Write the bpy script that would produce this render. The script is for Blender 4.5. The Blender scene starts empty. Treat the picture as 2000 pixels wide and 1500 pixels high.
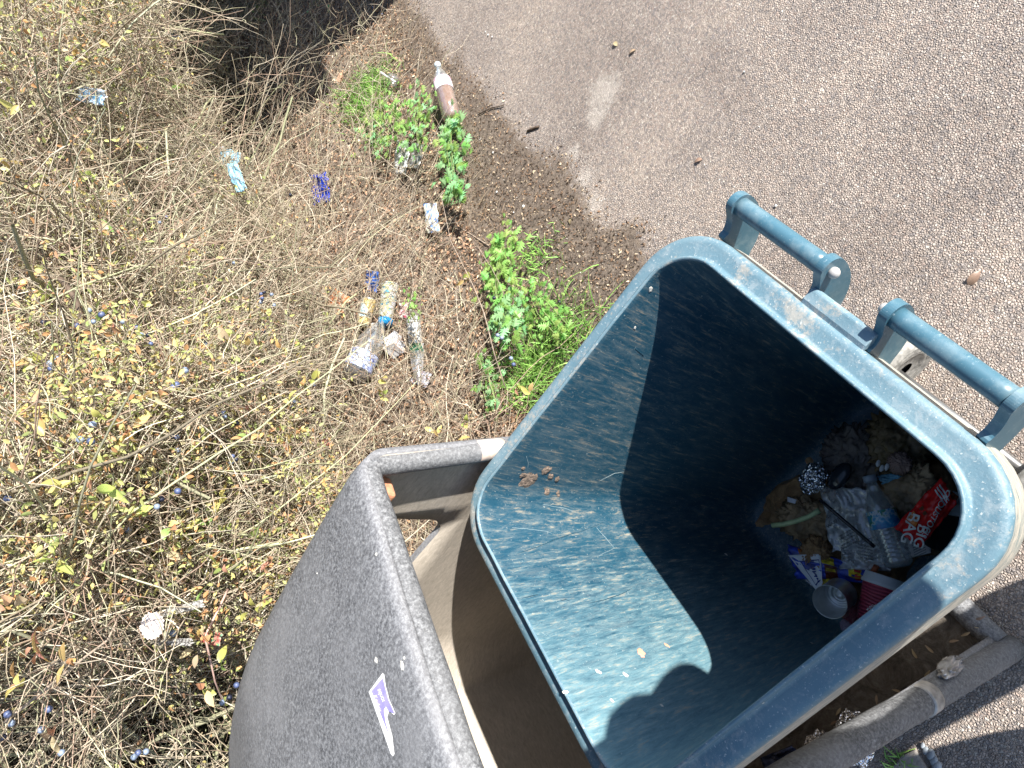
import bpy, bmesh, math, random
import numpy as np
from mathutils import Vector, Matrix, noise
from mathutils.bvhtree import BVHTree
rnd = random.Random(7)
rng = np.random.default_rng(11)
S = bpy.context.scene
C = S.collection

# ------------------------------------------------------------------ camera
F = 1260.0                                   # focal length in 2000 px wide picture units
nv = np.array([1265.0, 322.0, F]); nv /= np.linalg.norm(nv)
fx = np.array([0, 0, 1.0]) - nv * nv[2]; fx /= np.linalg.norm(fx)
rx = np.cross(nv, fx)
M = np.array([rx, fx, -nv])                  # world = M @ camera ray (x right, y down, z forward)
H = 1.87
cam_d = bpy.data.cameras.new('camera'); cam = bpy.data.objects.new('camera', cam_d); C.objects.link(cam)
cam_d.sensor_fit = 'HORIZONTAL'; cam_d.sensor_width = 36.0; cam_d.lens = 36.0 * F / 2000.0
cam_d.clip_start = 0.02; cam_d.clip_end = 500
R3 = Matrix(((M[0][0], -M[0][1], -M[0][2]), (M[1][0], -M[1][1], -M[1][2]), (M[2][0], -M[2][1], -M[2][2])))
cam.matrix_world = Matrix.Translation((0, 0, H)) @ R3.to_4x4()
S.camera = cam
# ------------------------------------------------------------------ light
SUN = Vector((-0.456, 0.463, -0.44)).normalized()      # the way the sunlight travels
wd = bpy.data.worlds.new('World'); S.world = wd; wd.use_nodes = True
nt = wd.node_tree; nt.nodes.clear()
sky = nt.nodes.new('ShaderNodeTexSky'); sky.sky_type = 'NISHITA'; sky.sun_disc = False
sky.sun_elevation = math.asin(-SUN.z); sky.sun_rotation = math.atan2(-SUN.x, -SUN.y)
sky.air_density = 1.0; sky.dust_density = 0.6; sky.ozone_density = 1.5
bg = nt.nodes.new('ShaderNodeBackground'); bg.inputs['Strength'].default_value = 0.088
wo = nt.nodes.new('ShaderNodeOutputWorld')
nt.links.new(sky.outputs[0], bg.inputs[0]); nt.links.new(bg.outputs[0], wo.inputs[0])
sd = bpy.data.lights.new('sun', 'SUN'); sd.energy = 5.0; sd.angle = math.radians(0.53); sd.color = (1.0, 0.955, 0.88)
so = bpy.data.objects.new('sun', sd); C.objects.link(so)
so.rotation_euler = SUN.to_track_quat('-Z', 'Y').to_euler()
S.view_settings.view_transform = 'Standard'; S.view_settings.look = 'None'
S.view_settings.exposure = 1.24; S.view_settings.gamma = 1.0; S.view_settings.use_curve_mapping = False

# ------------------------------------------------------------------ helpers
def W(x, y, z):
    d = M @ np.array([x - 1000.0, y - 750.0, F])
    return Vector((np.array([0, 0, H]) + d * (z - H) / d[2]).tolist())
def PX(p):
    p = np.atleast_2d(np.asarray(p, float)); q = (p - [0, 0, H]) @ M
    z = np.where(np.abs(q[:, 2]) < 1e-6, 1e-6, q[:, 2])
    return 1000 + q[:, 0] / z * F, 750 + q[:, 1] / z * F, q[:, 2]
def ray(x, y):
    d = M @ np.array([x - 1000.0, y - 750.0, F]); d /= np.linalg.norm(d)
    return Vector((0, 0, H)), Vector(d.tolist())
def lin(t, pts):
    return np.interp(t, [p[0] for p in pts], [p[1] for p in pts])
def link(name, me, mat=None, parent=None):
    o = bpy.data.objects.new(name, me); C.objects.link(o)
    if mat is not None and me is not None:
        for m in (mat if isinstance(mat, (list, tuple)) else [mat]): me.materials.append(m)
    if parent: o.parent = parent
    return o
def tag(o, label, cat, group=None):
    o['label'] = label; o['category'] = cat
    if group: o['group'] = group
    return o
def empty(name, loc, label, cat, group=None):
    o = bpy.data.objects.new(name, None); o.empty_display_size = .05; C.objects.link(o); o.location = loc
    return tag(o, label, cat, group)
def kind(o, k): o['kind'] = k; return o
def keep(o, parent):                          # parent without moving (parents are only translated / rotated empties)
    o.parent = parent; o.matrix_parent_inverse = Matrix.Translation(parent.location).inverted(); return o
def from_np(name, V, Fc, col=None, smooth=False, mats=None):
    me = bpy.data.meshes.new(name); V = np.asarray(V, np.float32); Fc = np.asarray(Fc, np.int32)
    n = Fc.shape[1]
    me.vertices.add(len(V)); me.vertices.foreach_set('co', V.ravel())
    me.loops.add(Fc.size); me.loops.foreach_set('vertex_index', Fc.ravel())
    me.polygons.add(len(Fc)); me.polygons.foreach_set('loop_start', np.arange(0, Fc.size, n, dtype=np.int32))
    if smooth: me.polygons.foreach_set('use_smooth', np.ones(len(Fc), bool))
    if col is not None:
        a = me.color_attributes.new('col', 'FLOAT_COLOR', 'POINT')
        c4 = np.ones((len(V), 4), np.float32); c4[:, :3] = col; a.data.foreach_set('color', c4.ravel())
    me.update(calc_edges=True); me.validate(); return me
def pydata(name, v, f, smooth=True):
    me = bpy.data.meshes.new(name); me.from_pydata([tuple(a) for a in v], [], f); me.update()
    if smooth:
        for p in me.polygons: p.use_smooth = True
    return me
def bm_mesh(name, bm, smooth=True):
    bmesh.ops.recalc_face_normals(bm, faces=bm.faces[:])
    me = bpy.data.meshes.new(name); bm.to_mesh(me); bm.free()
    if smooth:
        for p in me.polygons: p.use_smooth = True
    return me
def bevel_mod(o, w=.004, seg=2):
    m = o.modifiers.new('b', 'BEVEL'); m.width = w; m.segments = seg; m.limit_method = 'ANGLE'; m.harden_normals = False; return m
def lathe(prof, seg=32, caps=True):
    v = []; f = []
    for r, z in prof:
        for k in range(seg):
            a = 2 * math.pi * k / seg; v.append((r * math.cos(a), r * math.sin(a), z))
    n = len(prof)
    for i in range(n - 1):
        for k in range(seg):
            a, b = i * seg + k, i * seg + (k + 1) % seg; f.append((a, b, b + seg, a + seg))
    if caps:
        if prof[0][0] > 1e-5: f.append(tuple(range(seg - 1, -1, -1)))
        if prof[-1][0] > 1e-5: f.append(tuple((n - 1) * seg + k for k in range(seg)))
    return v, f
def tube(pts, rad, seg=8, name='tube', closed=False):
    P = [Vector(p) for p in pts]; n = len(P); v = []; f = []
    if not hasattr(rad, '__len__'): rad = [rad] * n
    up = None
    for i, p in enumerate(P):
        t = ((P[(i + 1) % n] if (closed or i < n - 1) else P[i]) - (P[i - 1] if (closed or i > 0) else P[i])).normalized()
        if up is None:
            up = Vector((0, 0, 1)) if abs(t.z) < .9 else Vector((1, 0, 0))
        s = t.cross(up).normalized(); up = s.cross(t).normalized()
        for k in range(seg):
            a = 2 * math.pi * k / seg; v.append(p + (s * math.cos(a) + up * math.sin(a)) * rad[i])
    m = n if closed else n - 1
    for i in range(m):
        for k in range(seg):
            a, b = i * seg + k, i * seg + (k + 1) % seg; c, d = ((i + 1) % n) * seg + (k + 1) % seg, ((i + 1) % n) * seg + k
            f.append((a, b, c, d))
    if not closed:
        f.append(tuple(range(seg - 1, -1, -1))); f.append(tuple((n - 1) * seg + k for k in range(seg)))
    return pydata(name, v, f)
def axis_matrix(p0, p1, roll=0.0):            # local +z runs from p0 to p1
    z = (p1 - p0).normalized(); q = z.to_track_quat('Z', 'Y')
    return Matrix.Translation(p0) @ q.to_matrix().to_4x4() @ Matrix.Rotation(roll, 4, 'Z')
def nz(p, s=1.0): return noise.noise(Vector(p) * s)

# ------------------------------------------------------------------ material helpers
def mat(name):
    m = bpy.data.materials.new(name); m.use_nodes = True; t = m.node_tree; b = t.nodes['Principled BSDF']; return m, t, b
def N(t, typ, **k):
    n = t.nodes.new(typ)
    for a, v in k.items():
        if a.startswith('i_'): n.inputs[a[2:].replace('_', ' ')].default_value = v
        else: setattr(n, a, v)
    return n
def L(t, a, b): t.links.new(a, b)
def coords(t, kindc='Object', scale=(1, 1, 1)):
    c = N(t, 'ShaderNodeTexCoord'); mp = N(t, 'ShaderNodeMapping'); mp.inputs['Scale'].default_value = scale
    L(t, c.outputs[kindc], mp.inputs[0]); return mp.outputs[0]
def noise_n(t, vec, sc, det=4, rough=.55, dist=0.0):
    n = N(t, 'ShaderNodeTexNoise'); n.inputs['Scale'].default_value = sc; n.inputs['Detail'].default_value = det
    n.inputs['Roughness'].default_value = rough; n.inputs['Distortion'].default_value = dist; L(t, vec, n.inputs['Vector']); return n.outputs[0]
def ramp(t, fac, stops, interp='LINEAR'):
    r = N(t, 'ShaderNodeValToRGB'); r.color_ramp.interpolation = interp; e = r.color_ramp.elements
    while len(e) < len(stops): e.new(.5)
    for i, (p, c) in enumerate(stops):
        e[i].position = p; e[i].color = (c, c, c, 1) if not hasattr(c, '__len__') else (*c, 1)
    L(t, fac, r.inputs[0]); return r.outputs[0]
def mix(t, fac, a, b, mode='MIX'):
    m = N(t, 'ShaderNodeMix', data_type='RGBA', blend_type=mode)
    for s, v in ((m.inputs[0], fac), (m.inputs[6], a), (m.inputs[7], b)):
        if hasattr(v, 'links'): L(t, v, s)
        elif hasattr(v, '__len__'): s.default_value = (*v, 1)
        else: s.default_value = v
    return m.outputs[2]
def math_n(t, op, a, b=None):
    m = N(t, 'ShaderNodeMath', operation=op)
    for s, v in ((m.inputs[0], a), (m.inputs[1], b)):
        if v is None: continue
        if hasattr(v, 'links'): L(t, v, s)
        else: s.default_value = v
    return m.outputs[0]
def bump(t, b, h, strength=.3, dist=.01, prev=None):
    n = N(t, 'ShaderNodeBump'); n.inputs['Strength'].default_value = strength; n.inputs['Distance'].default_value = dist
    L(t, h, n.inputs['Height'])
    if prev is not None: L(t, prev, n.inputs['Normal'])
    if b is not None: L(t, n.outputs[0], b.inputs['Normal'])
    return n.outputs[0]
def plain(name, c, rough=.5, metal=0.0, var=.12, sc=30, bmp=.0, trans=0.0, spec=.5):
    m, t, b = mat(name); v = coords(t)
    n = noise_n(t, v, sc, 4)
    c2 = tuple(x * (1 - var * 2) for x in c); c3 = tuple(min(1, x * (1 + var)) for x in c)
    L(t, ramp(t, n, [(.3, c2), (.7, c3)]), b.inputs['Base Color'])
    b.inputs['Roughness'].default_value = rough; b.inputs['Metallic'].default_value = metal
    b.inputs['Specular IOR Level'].default_value = spec
    if bmp: bump(t, b, n, bmp, .004)
    return m
def clear_mat(name, tint=(.95, .97, 1), op=.12, rough=.08):
    m, t, b = mat(name); t.nodes.remove(b); out = t.nodes['Material Output']
    tr = N(t, 'ShaderNodeBsdfTransparent'); tr.inputs[0].default_value = (*tint, 1)
    gl = N(t, 'ShaderNodeBsdfGlossy'); gl.inputs['Roughness'].default_value = rough; gl.inputs[0].default_value = (1, 1, 1, 1)
    df = N(t, 'ShaderNodeBsdfDiffuse'); df.inputs[0].default_value = (.72, .74, .76, 1)
    lw = N(t, 'ShaderNodeLayerWeight'); lw.inputs[0].default_value = .35
    v = coords(t); n = noise_n(t, v, 60, 3)
    f = math_n(t, 'ADD', math_n(t, 'MULTIPLY', lw.outputs['Facing'], .6), .14)
    m1 = N(t, 'ShaderNodeMixShader'); L(t, f, m1.inputs[0]); L(t, tr.outputs[0], m1.inputs[1]); L(t, gl.outputs[0], m1.inputs[2])
    m2 = N(t, 'ShaderNodeMixShader'); L(t, math_n(t, 'MULTIPLY', n, op * 2), m2.inputs[0]); L(t, m1.outputs[0], m2.inputs[1]); L(t, df.outputs[0], m2.inputs[2])
    L(t, m2.outputs[0], out.inputs[0]); return m
def attr_mat(name, rough=.75, var=.25, sc=80, trans=0.0, stretch=(1, 1, 1)):
    m, t, b = mat(name); a = N(t, 'ShaderNodeAttribute', attribute_name='col')
    n = noise_n(t, coords(t, 'Object', stretch), sc, 3)
    L(t, mix(t, 1.0, a.outputs['Color'], ramp(t, n, [(.3, 1 - var), (.7, 1 + var * .6)]), 'MULTIPLY'), b.inputs['Base Color'])
    b.inputs['Roughness'].default_value = rough; b.inputs['Specular IOR Level'].default_value = .25
    return m
def leaf_mat(name, c, c2, trans=.35):
    m, t, b = mat(name); out = t.nodes['Material Output']; v = coords(t)
    n = noise_n(t, v, 25, 4, .6)
    oi = N(t, 'ShaderNodeObjectInfo')
    col = mix(t, ramp(t, n, [(.35, 0.0), (.65, 1.0)]), c, c2)
    hs = N(t, 'ShaderNodeHueSaturation'); L(t, col, hs.inputs['Color'])
    L(t, math_n(t, 'ADD', math_n(t, 'MULTIPLY', oi.outputs['Random'], .06), .47), hs.inputs['Hue'])
    L(t, math_n(t, 'ADD', math_n(t, 'MULTIPLY', oi.outputs['Random'], .5), .75), hs.inputs['Value'])
    L(t, hs.outputs[0], b.inputs['Base Color']); b.inputs['Roughness'].default_value = .42
    tl = N(t, 'ShaderNodeBsdfTranslucent'); L(t, hs.outputs[0], tl.inputs[0])
    mx = N(t, 'ShaderNodeMixShader'); mx.inputs[0].default_value = trans
    L(t, b.outputs[0], mx.inputs[1]); L(t, tl.outputs[0], mx.inputs[2]); L(t, mx.outputs[0], out.inputs[0])
    return m

# ================================================================== ground
ED0 = np.array([-0.2, 1.75]); ET = np.array([.74, .67]); ET /= np.linalg.norm(ET); EN = np.array([-ET[1], ET[0]])
def dt(x, y): return (x - ED0[0]) * EN[0] + (y - ED0[1]) * EN[1], (x - ED0[0]) * ET[0] + (y - ED0[1]) * ET[1]
def sstep(a, b, x): t = np.clip((x - a) / (b - a), 0, 1); return t * t * (3 - 2 * t)
def snoise(x, y, s=1.0):
    x = x * s; y = y * s
    return (np.sin(x * 1.7 + 2.1 * np.sin(y * 1.3)) + np.sin(y * 2.3 + 1.7 * np.sin(x * 1.9 + 1)) + np.sin((x + y) * 3.1 + np.sin(x * 4.1)) * .6) / 2.6
def soil_edge(t):                              # how far the soil spills over the path from the hedge foot
    return lin(t, [(-2, .3), (-.3, .45), (.1, .60), (.26, .68), (.38, .74), (.48, .76), (.60, .60), (.8, .60), (1.09, .55), (1.31, .44), (1.72, .37), (2.15, .25), (3.1, .10), (5, .1)])
def gz(x, y):
    d, t = dt(np.asarray(x, float), np.asarray(y, float))
    base = .30 * sstep(.0, .9, d) * sstep(-1.2, -.2, t) + .02 * sstep(-.25, .1, d)
    rough = (.006 * snoise(x, y, 14) + .004 * snoise(y, x, 41)) * sstep(-.45, .1, d)
    return base + rough
def soil_amt(x, y):
    d, t = dt(np.asarray(x, float), np.asarray(y, float))
    e = soil_edge(t) + .03 * snoise(x, y, 5) + .02 * snoise(y, x, 17)
    return sstep(-.16, .10, d + e)
xs = np.concatenate([[-60, -30, -15, -8, -5, -3.5], np.arange(-2.6, 3.6, .03), [4, 5, 7, 11, 20, 40, 60]])
ys = np.concatenate([[-60, -30, -12, -5, -2.5, -1.5, -.8], np.arange(-.4, 5.6, .03), [6, 7, 9, 13, 20, 40, 80]])
GX, GY = np.meshgrid(xs, ys, indexing='ij')
GZ = gz(GX, GY)
nx, ny = GX.shape
idx = np.arange(nx * ny).reshape(nx, ny)
Fg = np.stack([idx[:-1, :-1], idx[1:, :-1], idx[1:, 1:], idx[:-1, 1:]], -1).reshape(-1, 4)
sa = soil_amt(GX, GY).ravel()
pd_ = np.zeros(nx * ny)
for px_, py_, r_ in ((1180, 180, .10), (1165, 225, .07), (1195, 505, .05), (1190, 540, .05), (1160, 400, .06), (1140, 350, .06), (1120, 300, .05)):
    c_ = W(px_, py_, 0); pd_ = np.maximum(pd_, (1 - sstep(.2, 1.5, np.hypot(GX - c_.x, GY - c_.y) / r_)).ravel())
me = from_np('ground', np.stack([GX, GY, GZ], -1).reshape(-1, 3), Fg, np.stack([sa, pd_, sa], -1), True)
m, t, b = mat('asphalt_and_soil')
tc = N(t, 'ShaderNodeTexCoord').outputs['Object']
wn = N(t, 'ShaderNodeTexNoise'); wn.inputs['Scale'].default_value = 230; wn.inputs['Detail'].default_value = 2; L(t, tc, wn.inputs['Vector'])
vm = N(t, 'ShaderNodeVectorMath', operation='SCALE'); vm.inputs['Scale'].default_value = .006; L(t, wn.outputs['Color'], vm.inputs[0])
va = N(t, 'ShaderNodeVectorMath', operation='ADD'); L(t, tc, va.inputs[0]); L(t, vm.outputs[0], va.inputs[1]); tcd = va.outputs[0]
vo = N(t, 'ShaderNodeTexVoronoi'); vo.inputs['Scale'].default_value = 150; L(t, tcd, vo.inputs['Vector'])
ve = N(t, 'ShaderNodeTexVoronoi', feature='DISTANCE_TO_EDGE'); ve.inputs['Scale'].default_value = 150; L(t, tcd, ve.inputs['Vector'])
sep = N(t, 'ShaderNodeSeparateColor'); L(t, vo.outputs['Color'], sep.inputs[0])
chip = ramp(t, sep.outputs[0], [(0, (.30, .27, .265)), (.2, (.37, .33, .31)), (.45, (.47, .40, .355)), (.75, (.53, .455, .405)), (.9, (.42, .335, .295)), (1, (.64, .59, .535))])
edge = ramp(t, ve.outputs[0], [(0, .58), (.08, .85), (.22, 1.0)])
asp = mix(t, 1.0, chip, edge, 'MULTIPLY')
big = noise_n(t, tc, 1.9, 9, .68, .5)
asp = mix(t, 1.0, asp, ramp(t, big, [(.3, (.78, .76, .74)), (.5, (1, .99, .97)), (.7, (1.22, 1.19, 1.13))]), 'MULTIPLY')
fn = noise_n(t, tc, 260, 3, .7); mn = noise_n(t, tc, 40, 5, .7)
soil = mix(t, ramp(t, mn, [(.40, 0.0), (.62, 1.0)]), (.075, .056, .042), (.23, .18, .138))
soil = mix(t, ramp(t, fn, [(.57, 0.0), (.68, .9)]), soil, (.34, .29, .24))
at = N(t, 'ShaderNodeAttribute', attribute_name='col')
sepc = N(t, 'ShaderNodeSeparateColor'); L(t, at.outputs['Color'], sepc.inputs[0])
pdust = ramp(t, math_n(t, 'ADD', sepc.outputs[1], math_n(t, 'MULTIPLY', math_n(t, 'SUBTRACT', mn, .5), 1.7)), [(.35, 0.0), (.95, .6)])
asp = mix(t, pdust, asp, (.66, .60, .54))
sf = math_n(t, 'ADD', sepc.outputs[0], math_n(t, 'MULTIPLY', math_n(t, 'SUBTRACT', mn, .5), 1.6))
sf2 = ramp(t, sf, [(.30, 0.0), (.58, 1.0)])
chipmask = math_n(t, 'MULTIPLY', sf2, ramp(t, ve.outputs[0], [(.0, 1.0), (.35, .80)]))
L(t, mix(t, chipmask, asp, soil), b.inputs['Base Color']); b.inputs['Roughness'].default_value = .85
b.inputs['Specular IOR Level'].default_value = .2
hgt = mix(t, sf2, ramp(t, ve.outputs[0], [(0, 0.0), (.35, 1.0)]), fn)
chh = mix(t, .6, hgt, mix(t, 1.0, hgt, sep.outputs[1], 'MULTIPLY'))
bump(t, b, chh, 1.0, .008)
ground = kind(link('ground', me, m), 'structure')

# paved slab beside the housing
def box(bm, c, s, rot=0):
    r = bmesh.ops.create_cube(bm, size=1); vs = r['verts']
    bmesh.ops.scale(bm, vec=s, verts=vs); bmesh.ops.rotate(bm, cent=(0, 0, 0), matrix=Matrix.Rotation(rot, 3, 'Z'), verts=vs)
    bmesh.ops.translate(bm, vec=c, verts=vs); return vs

def box_mesh(name, s):
    bm = bmesh.new(); box(bm, (0, 0, 0), s); return bm_mesh(name, bm, False)
# ================================================================== frames of the two bins
A = Vector((.515, .857, 0)).normalized(); NN = Vector((-A.y, A.x, 0))
cen = Vector((-.1326, .5445, 0))
def B(u, v, z): return cen + A * u + NN * v + Vector((0, 0, z))
HU, HV = .2885, .328
def rr(u0, u1, v0, v1, r, seg=9, sub=10):      # rounded rectangle loop (u,v) counter-clockwise
    out = []
    cs = [(u1 - r, v1 - r, 0), (u0 + r, v1 - r, 90), (u0 + r, v0 + r, 180), (u1 - r, v0 + r, 270)]
    for i, (cu, cv, a0) in enumerate(cs):
        arc = [(cu + r * math.cos(math.radians(a0 + 90 * k / seg)), cv + r * math.sin(math.radians(a0 + 90 * k / seg))) for k in range(seg + 1)]
        out += arc
        nu, nvv, na = cs[(i + 1) % 4]
        e = (nu + r * math.cos(math.radians(na)), nvv + r * math.sin(math.radians(na))); s = arc[-1]
        for k in range(1, sub): out.append((s[0] + (e[0] - s[0]) * k / sub, s[1] + (e[1] - s[1]) * k / sub))
    return out
ZT = .98
def wall_rect(z, off=0.0):                     # bin inner wall at height z, moved outwards by off
    k = (ZT - z) / (ZT - .06)
    return (-HU + .072 * k - off, HU - .078 * k + off, -HV + .035 * k - off, HV - .115 * k + off)
CR = .082
m, t, b = mat('teal_plastic')
vv = coords(t); vs_ = coords(t, 'Object', (26, 26, 1.5))
dust = noise_n(t, coords(t, 'Object', (1, 1, .22)), 60, 9, .85, .8); fine = noise_n(t, vv, 190, 3, .7); streak = noise_n(t, vs_, 5.0, 7, .8, .3)
base = mix(t, ramp(t, streak, [(.32, 0.0), (.72, 1.0)]), (.009, .052, .092), (.022, .085, .128))
base = mix(t, math_n(t, 'MULTIPLY', ramp(t, dust, [(.47, 0.0), (.66, 1.0)]), .38), base, (.24, .27, .26))
base = mix(t, math_n(t, 'MULTIPLY', ramp(t, fine, [(.64, 0.0), (.74, 1.0)]), .8), base, (.5, .5, .46))
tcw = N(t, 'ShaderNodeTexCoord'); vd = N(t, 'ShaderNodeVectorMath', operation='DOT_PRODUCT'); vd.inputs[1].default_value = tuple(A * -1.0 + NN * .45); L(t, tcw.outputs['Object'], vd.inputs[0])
lit_pale = math_n(t, 'ADD', vd.outputs['Value'], math_n(t, 'MULTIPLY', math_n(t, 'SUBTRACT', streak, .5), .9))
base = mix(t, ramp(t, lit_pale, [(.0, 0.0), (.20, .32), (.44, .72)]), base, (.22, .37, .41))  # sunlit paleness of the lower inner wall, painted into the base colour
mud = noise_n(t, vs_, 5.0, 7, .8)
base = mix(t, math_n(t, 'MULTIPLY', ramp(t, mud, [(.54, 0.0), (.66, 1.0)]), .6), base, (.42, .34, .24))
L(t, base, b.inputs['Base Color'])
L(t, ramp(t, dust, [(.3, .33), (.7, .62)]), b.inputs['Roughness'])
bump(t, b, fine, .12, .002, bump(t, None, streak, .05, .003))
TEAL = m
m, t, b = mat('teal_rim_plastic')
vv = coords(t)
dust = noise_n(t, vv, 48, 8, .78, .4); fine = noise_n(t, vv, 240, 3, .7); blot = noise_n(t, vv, 5, 4, .6)
base = mix(t, ramp(t, blot, [(.35, 0.0), (.65, 1.0)]), (.085, .165, .215), (.14, .225, .27))
base = mix(t, math_n(t, 'MULTIPLY', ramp(t, dust, [(.50, 0.0), (.66, 1.0)]), .45), base, (.34, .37, .38))
tan_ = noise_n(t, vv, 11, 7, .8)
base = mix(t, math_n(t, 'MULTIPLY', ramp(t, tan_, [(.55, 0.0), (.62, 1.0)]), .55), base, (.42, .36, .29))
geo = N(t, 'ShaderNodeNewGeometry')
base = mix(t, ramp(t, geo.outputs['Pointiness'], [(.54, 0.0), (.62, .7)]), base, (.5, .6, .65))
base = mix(t, math_n(t, 'MULTIPLY', ramp(t, fine, [(.62, 0.0), (.70, 1.0)]), .6), base, (.62, .62, .58))
L(t, base, b.inputs['Base Color']); L(t, ramp(t, dust, [(.3, .36), (.7, .65)]), b.inputs['Roughness'])
bump(t, b, fine, .25, .002, bump(t, None, dust, .15, .004)); RIM = m
m, t, b = mat('grimy_teal_outside')
vh = coords(t, 'Object', (4, 4, 22)); hair = noise_n(t, vh, 6, 7, .78, 1.2); pt = noise_n(t, coords(t), 14, 6, .7)
base = mix(t, ramp(t, hair, [(.36, 0.0), (.56, 1.0)]), (.12, .17, .18), (.48, .43, .36))
base = mix(t, math_n(t, 'MULTIPLY', ramp(t, pt, [(.5, 0.0), (.75, 1.0)]), .5), base, (.08, .14, .15))
L(t, base, b.inputs['Base Color']); b.inputs['Roughness'].default_value = .6
bump(t, b, hair, .4, .003); GRIMY = m
m, t, b = mat('teal_handle_plastic')
vv = coords(t); sc_ = noise_n(t, coords(t, 'Object', (30, 30, 30)), 5, 5, .8); dd = noise_n(t, vv, 18, 5, .7)
base = mix(t, ramp(t, dd, [(.48, 0.0), (.75, 1.0)]), (.055, .135, .185), (.17, .245, .28))
base = mix(t, ramp(t, sc_, [(.60, 0.0), (.72, .8)]), base, (.36, .44, .48))
L(t, base, b.inputs['Base Color']); b.inputs['Roughness'].default_value = .34; HANDLE = m

bin_root = empty('wheeled_bin', B(0, 0, 0), 'open teal wheeled rubbish bin without a lid, rubbish at its bottom', 'wheeled bin')
loops = []
def add_loop(off, z, r, jit=0.0):
    u0, u1, v0, v1 = wall_rect(z, off)
    lp = []
    for i, (u, v) in enumerate(rr(u0, u1, v0, v1, max(.01, r))):
        j = jit * nz((u * 40, v * 40, z * 9)); lp.append(B(u, v, z + j) - bin_root.location)
    loops.append(lp)
add_loop(-.10, .063, .02); add_loop(-.03, .062, .05)
for z in (.07, .085, .11): add_loop(-.012 * (.11 - z) / .04, z, CR - .01)
for z in (.3, .5, .7, .85, .93, .965): add_loop(0, z, CR)
add_loop(0, .977, CR, .002); add_loop(.002, .981, CR, .002); add_loop(.0055, .979, CR + .004, .002)
lip = len(loops) - 1
add_loop(.007, .966, CR + .006); add_loop(.012, .965, CR + .01); add_loop(.03, .966, CR + .02); add_loop(.038, .9655, CR + .028); add_loop(.0425, .961, CR + .030); add_loop(.044, .953, CR + .031)
add_loop(.0435, .946, CR + .031)
sk = len(loops) - 1
add_loop(.050, .90, CR + .036); add_loop(.051, .86, CR + .036); add_loop(.043, .835, CR + .035); add_loop(.016, .815, CR + .01)
for z in (.80, .7, .6, .4, .2, .1): add_loop(.006, z, CR + .005)
add_loop(.0, .055, CR); add_loop(-.06, .05, .04)
nl = len(loops[0]); v = [p for l in loops for p in l]; f = []; mi = []
for i in range(len(loops) - 1):
    for k in range(nl):
        a, b2 = i * nl + k, i * nl + (k + 1) % nl; f.append((a, b2, b2 + nl, a + nl)); mi.append(0 if i < lip - 2 else (1 if i < sk else 2))
f.append(tuple(range(nl - 1, -1, -1))); mi.append(0); f.append(tuple((len(loops) - 1) * nl + k for k in range(nl))); mi.append(2)
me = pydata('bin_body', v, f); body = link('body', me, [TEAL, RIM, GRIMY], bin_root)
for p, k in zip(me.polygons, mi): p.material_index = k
bin_bvh = BVHTree.FromPolygons([Vector(p) + bin_root.location for p in v], f)
# handle assembly on the v- side
RV = -HV - .044                                 # rim edge on the handle side
def lug(u, wide=.014, name='handle_bracket', side=1):
    prof = [(-.002, .958), (.012, .964), (.026, .974), (.035, .988), (.043, 1.000), (.054, 1.004), (.066, 1.000), (.074, .988), (.075, .968), (.068, .935), (.054, .91), (.034, .892), (.012, .882), (-.006, .88)]
    P_ = prof; prof = []
    for i in range(len(P_)):
        a, b_, c, d = P_[i - 1], P_[i], P_[(i + 1) % len(P_)], P_[(i + 2) % len(P_)]
        for q in (0, .25, .5, .75): prof.append(tuple(.5 * (2 * b_[j] + (c[j] - a[j]) * q + (2 * a[j] - 5 * b_[j] + 4 * c[j] - d[j]) * q * q + (3 * b_[j] - a[j] - 3 * c[j] + d[j]) * q ** 3) for j in (0, 1)))
    bm = bmesh.new(); rings = []
    for du in (-wide / 2, wide / 2):
        rings.append([bm.verts.new(B(u + du, RV - o + .0, z - .012) - bin_root.location) for o, z in prof])
    n = len(prof)
    for r_ in (rings[0][::-1], rings[1]): bm.faces.new(r_)
    for k in range(n): bm.faces.new((rings[0][k], rings[0][(k + 1) % n], rings[1][(k + 1) % n], rings[1][k]))
    # recessed outer face, so that the bracket reads as a moulded channel
    for fc in [x for x in bm.faces if len(x.verts) == n]:
        if (fc.normal.dot(A) if fc.normal.length else 0) * side > -2:
            r = bmesh.ops.inset_region(bm, faces=[fc], thickness=.005, depth=-.0045)
    me = bm_mesh(name, bm, False); o = link(name, me, HANDLE, bin_root); bevel_mod(o, .002, 2); return o
def bar(u0, u1):
    pts = [B(u0 + (u1 - u0) * k / 10, RV - .054, .972) - bin_root.location for k in range(11)]
    o = link('handle_bar', tube(pts, .0150, 20), HANDLE, bin_root); return o
def u_of(px, py, z=.97):
    w = W(px, py, z) - cen; return w.dot(A)
uA, uB, uC, uD = .246, .060, -.050, -.222
bar(uB + .004, uA - .004); bar(uD + .004, uC - .004)
for u, s in ((uA, 1), (uB, -1), (uC, 1), (uD, -1)): lug(u, side=s)
for u, s in ((uB - .0115, 1), (uC + .0115, 1)):
    bm = bmesh.new(); bmesh.ops.create_uvsphere(bm, u_segments=14, v_segments=8, radius=.012); bmesh.ops.scale(bm, vec=(.7, .7, .7), verts=bm.verts[:])
    o = link('pin', bm_mesh('pin', bm), plain('grey_plug', (.42, .41, .40), .45), bin_root); o.location = B(u, RV - .054, .972) - bin_root.location
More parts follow.
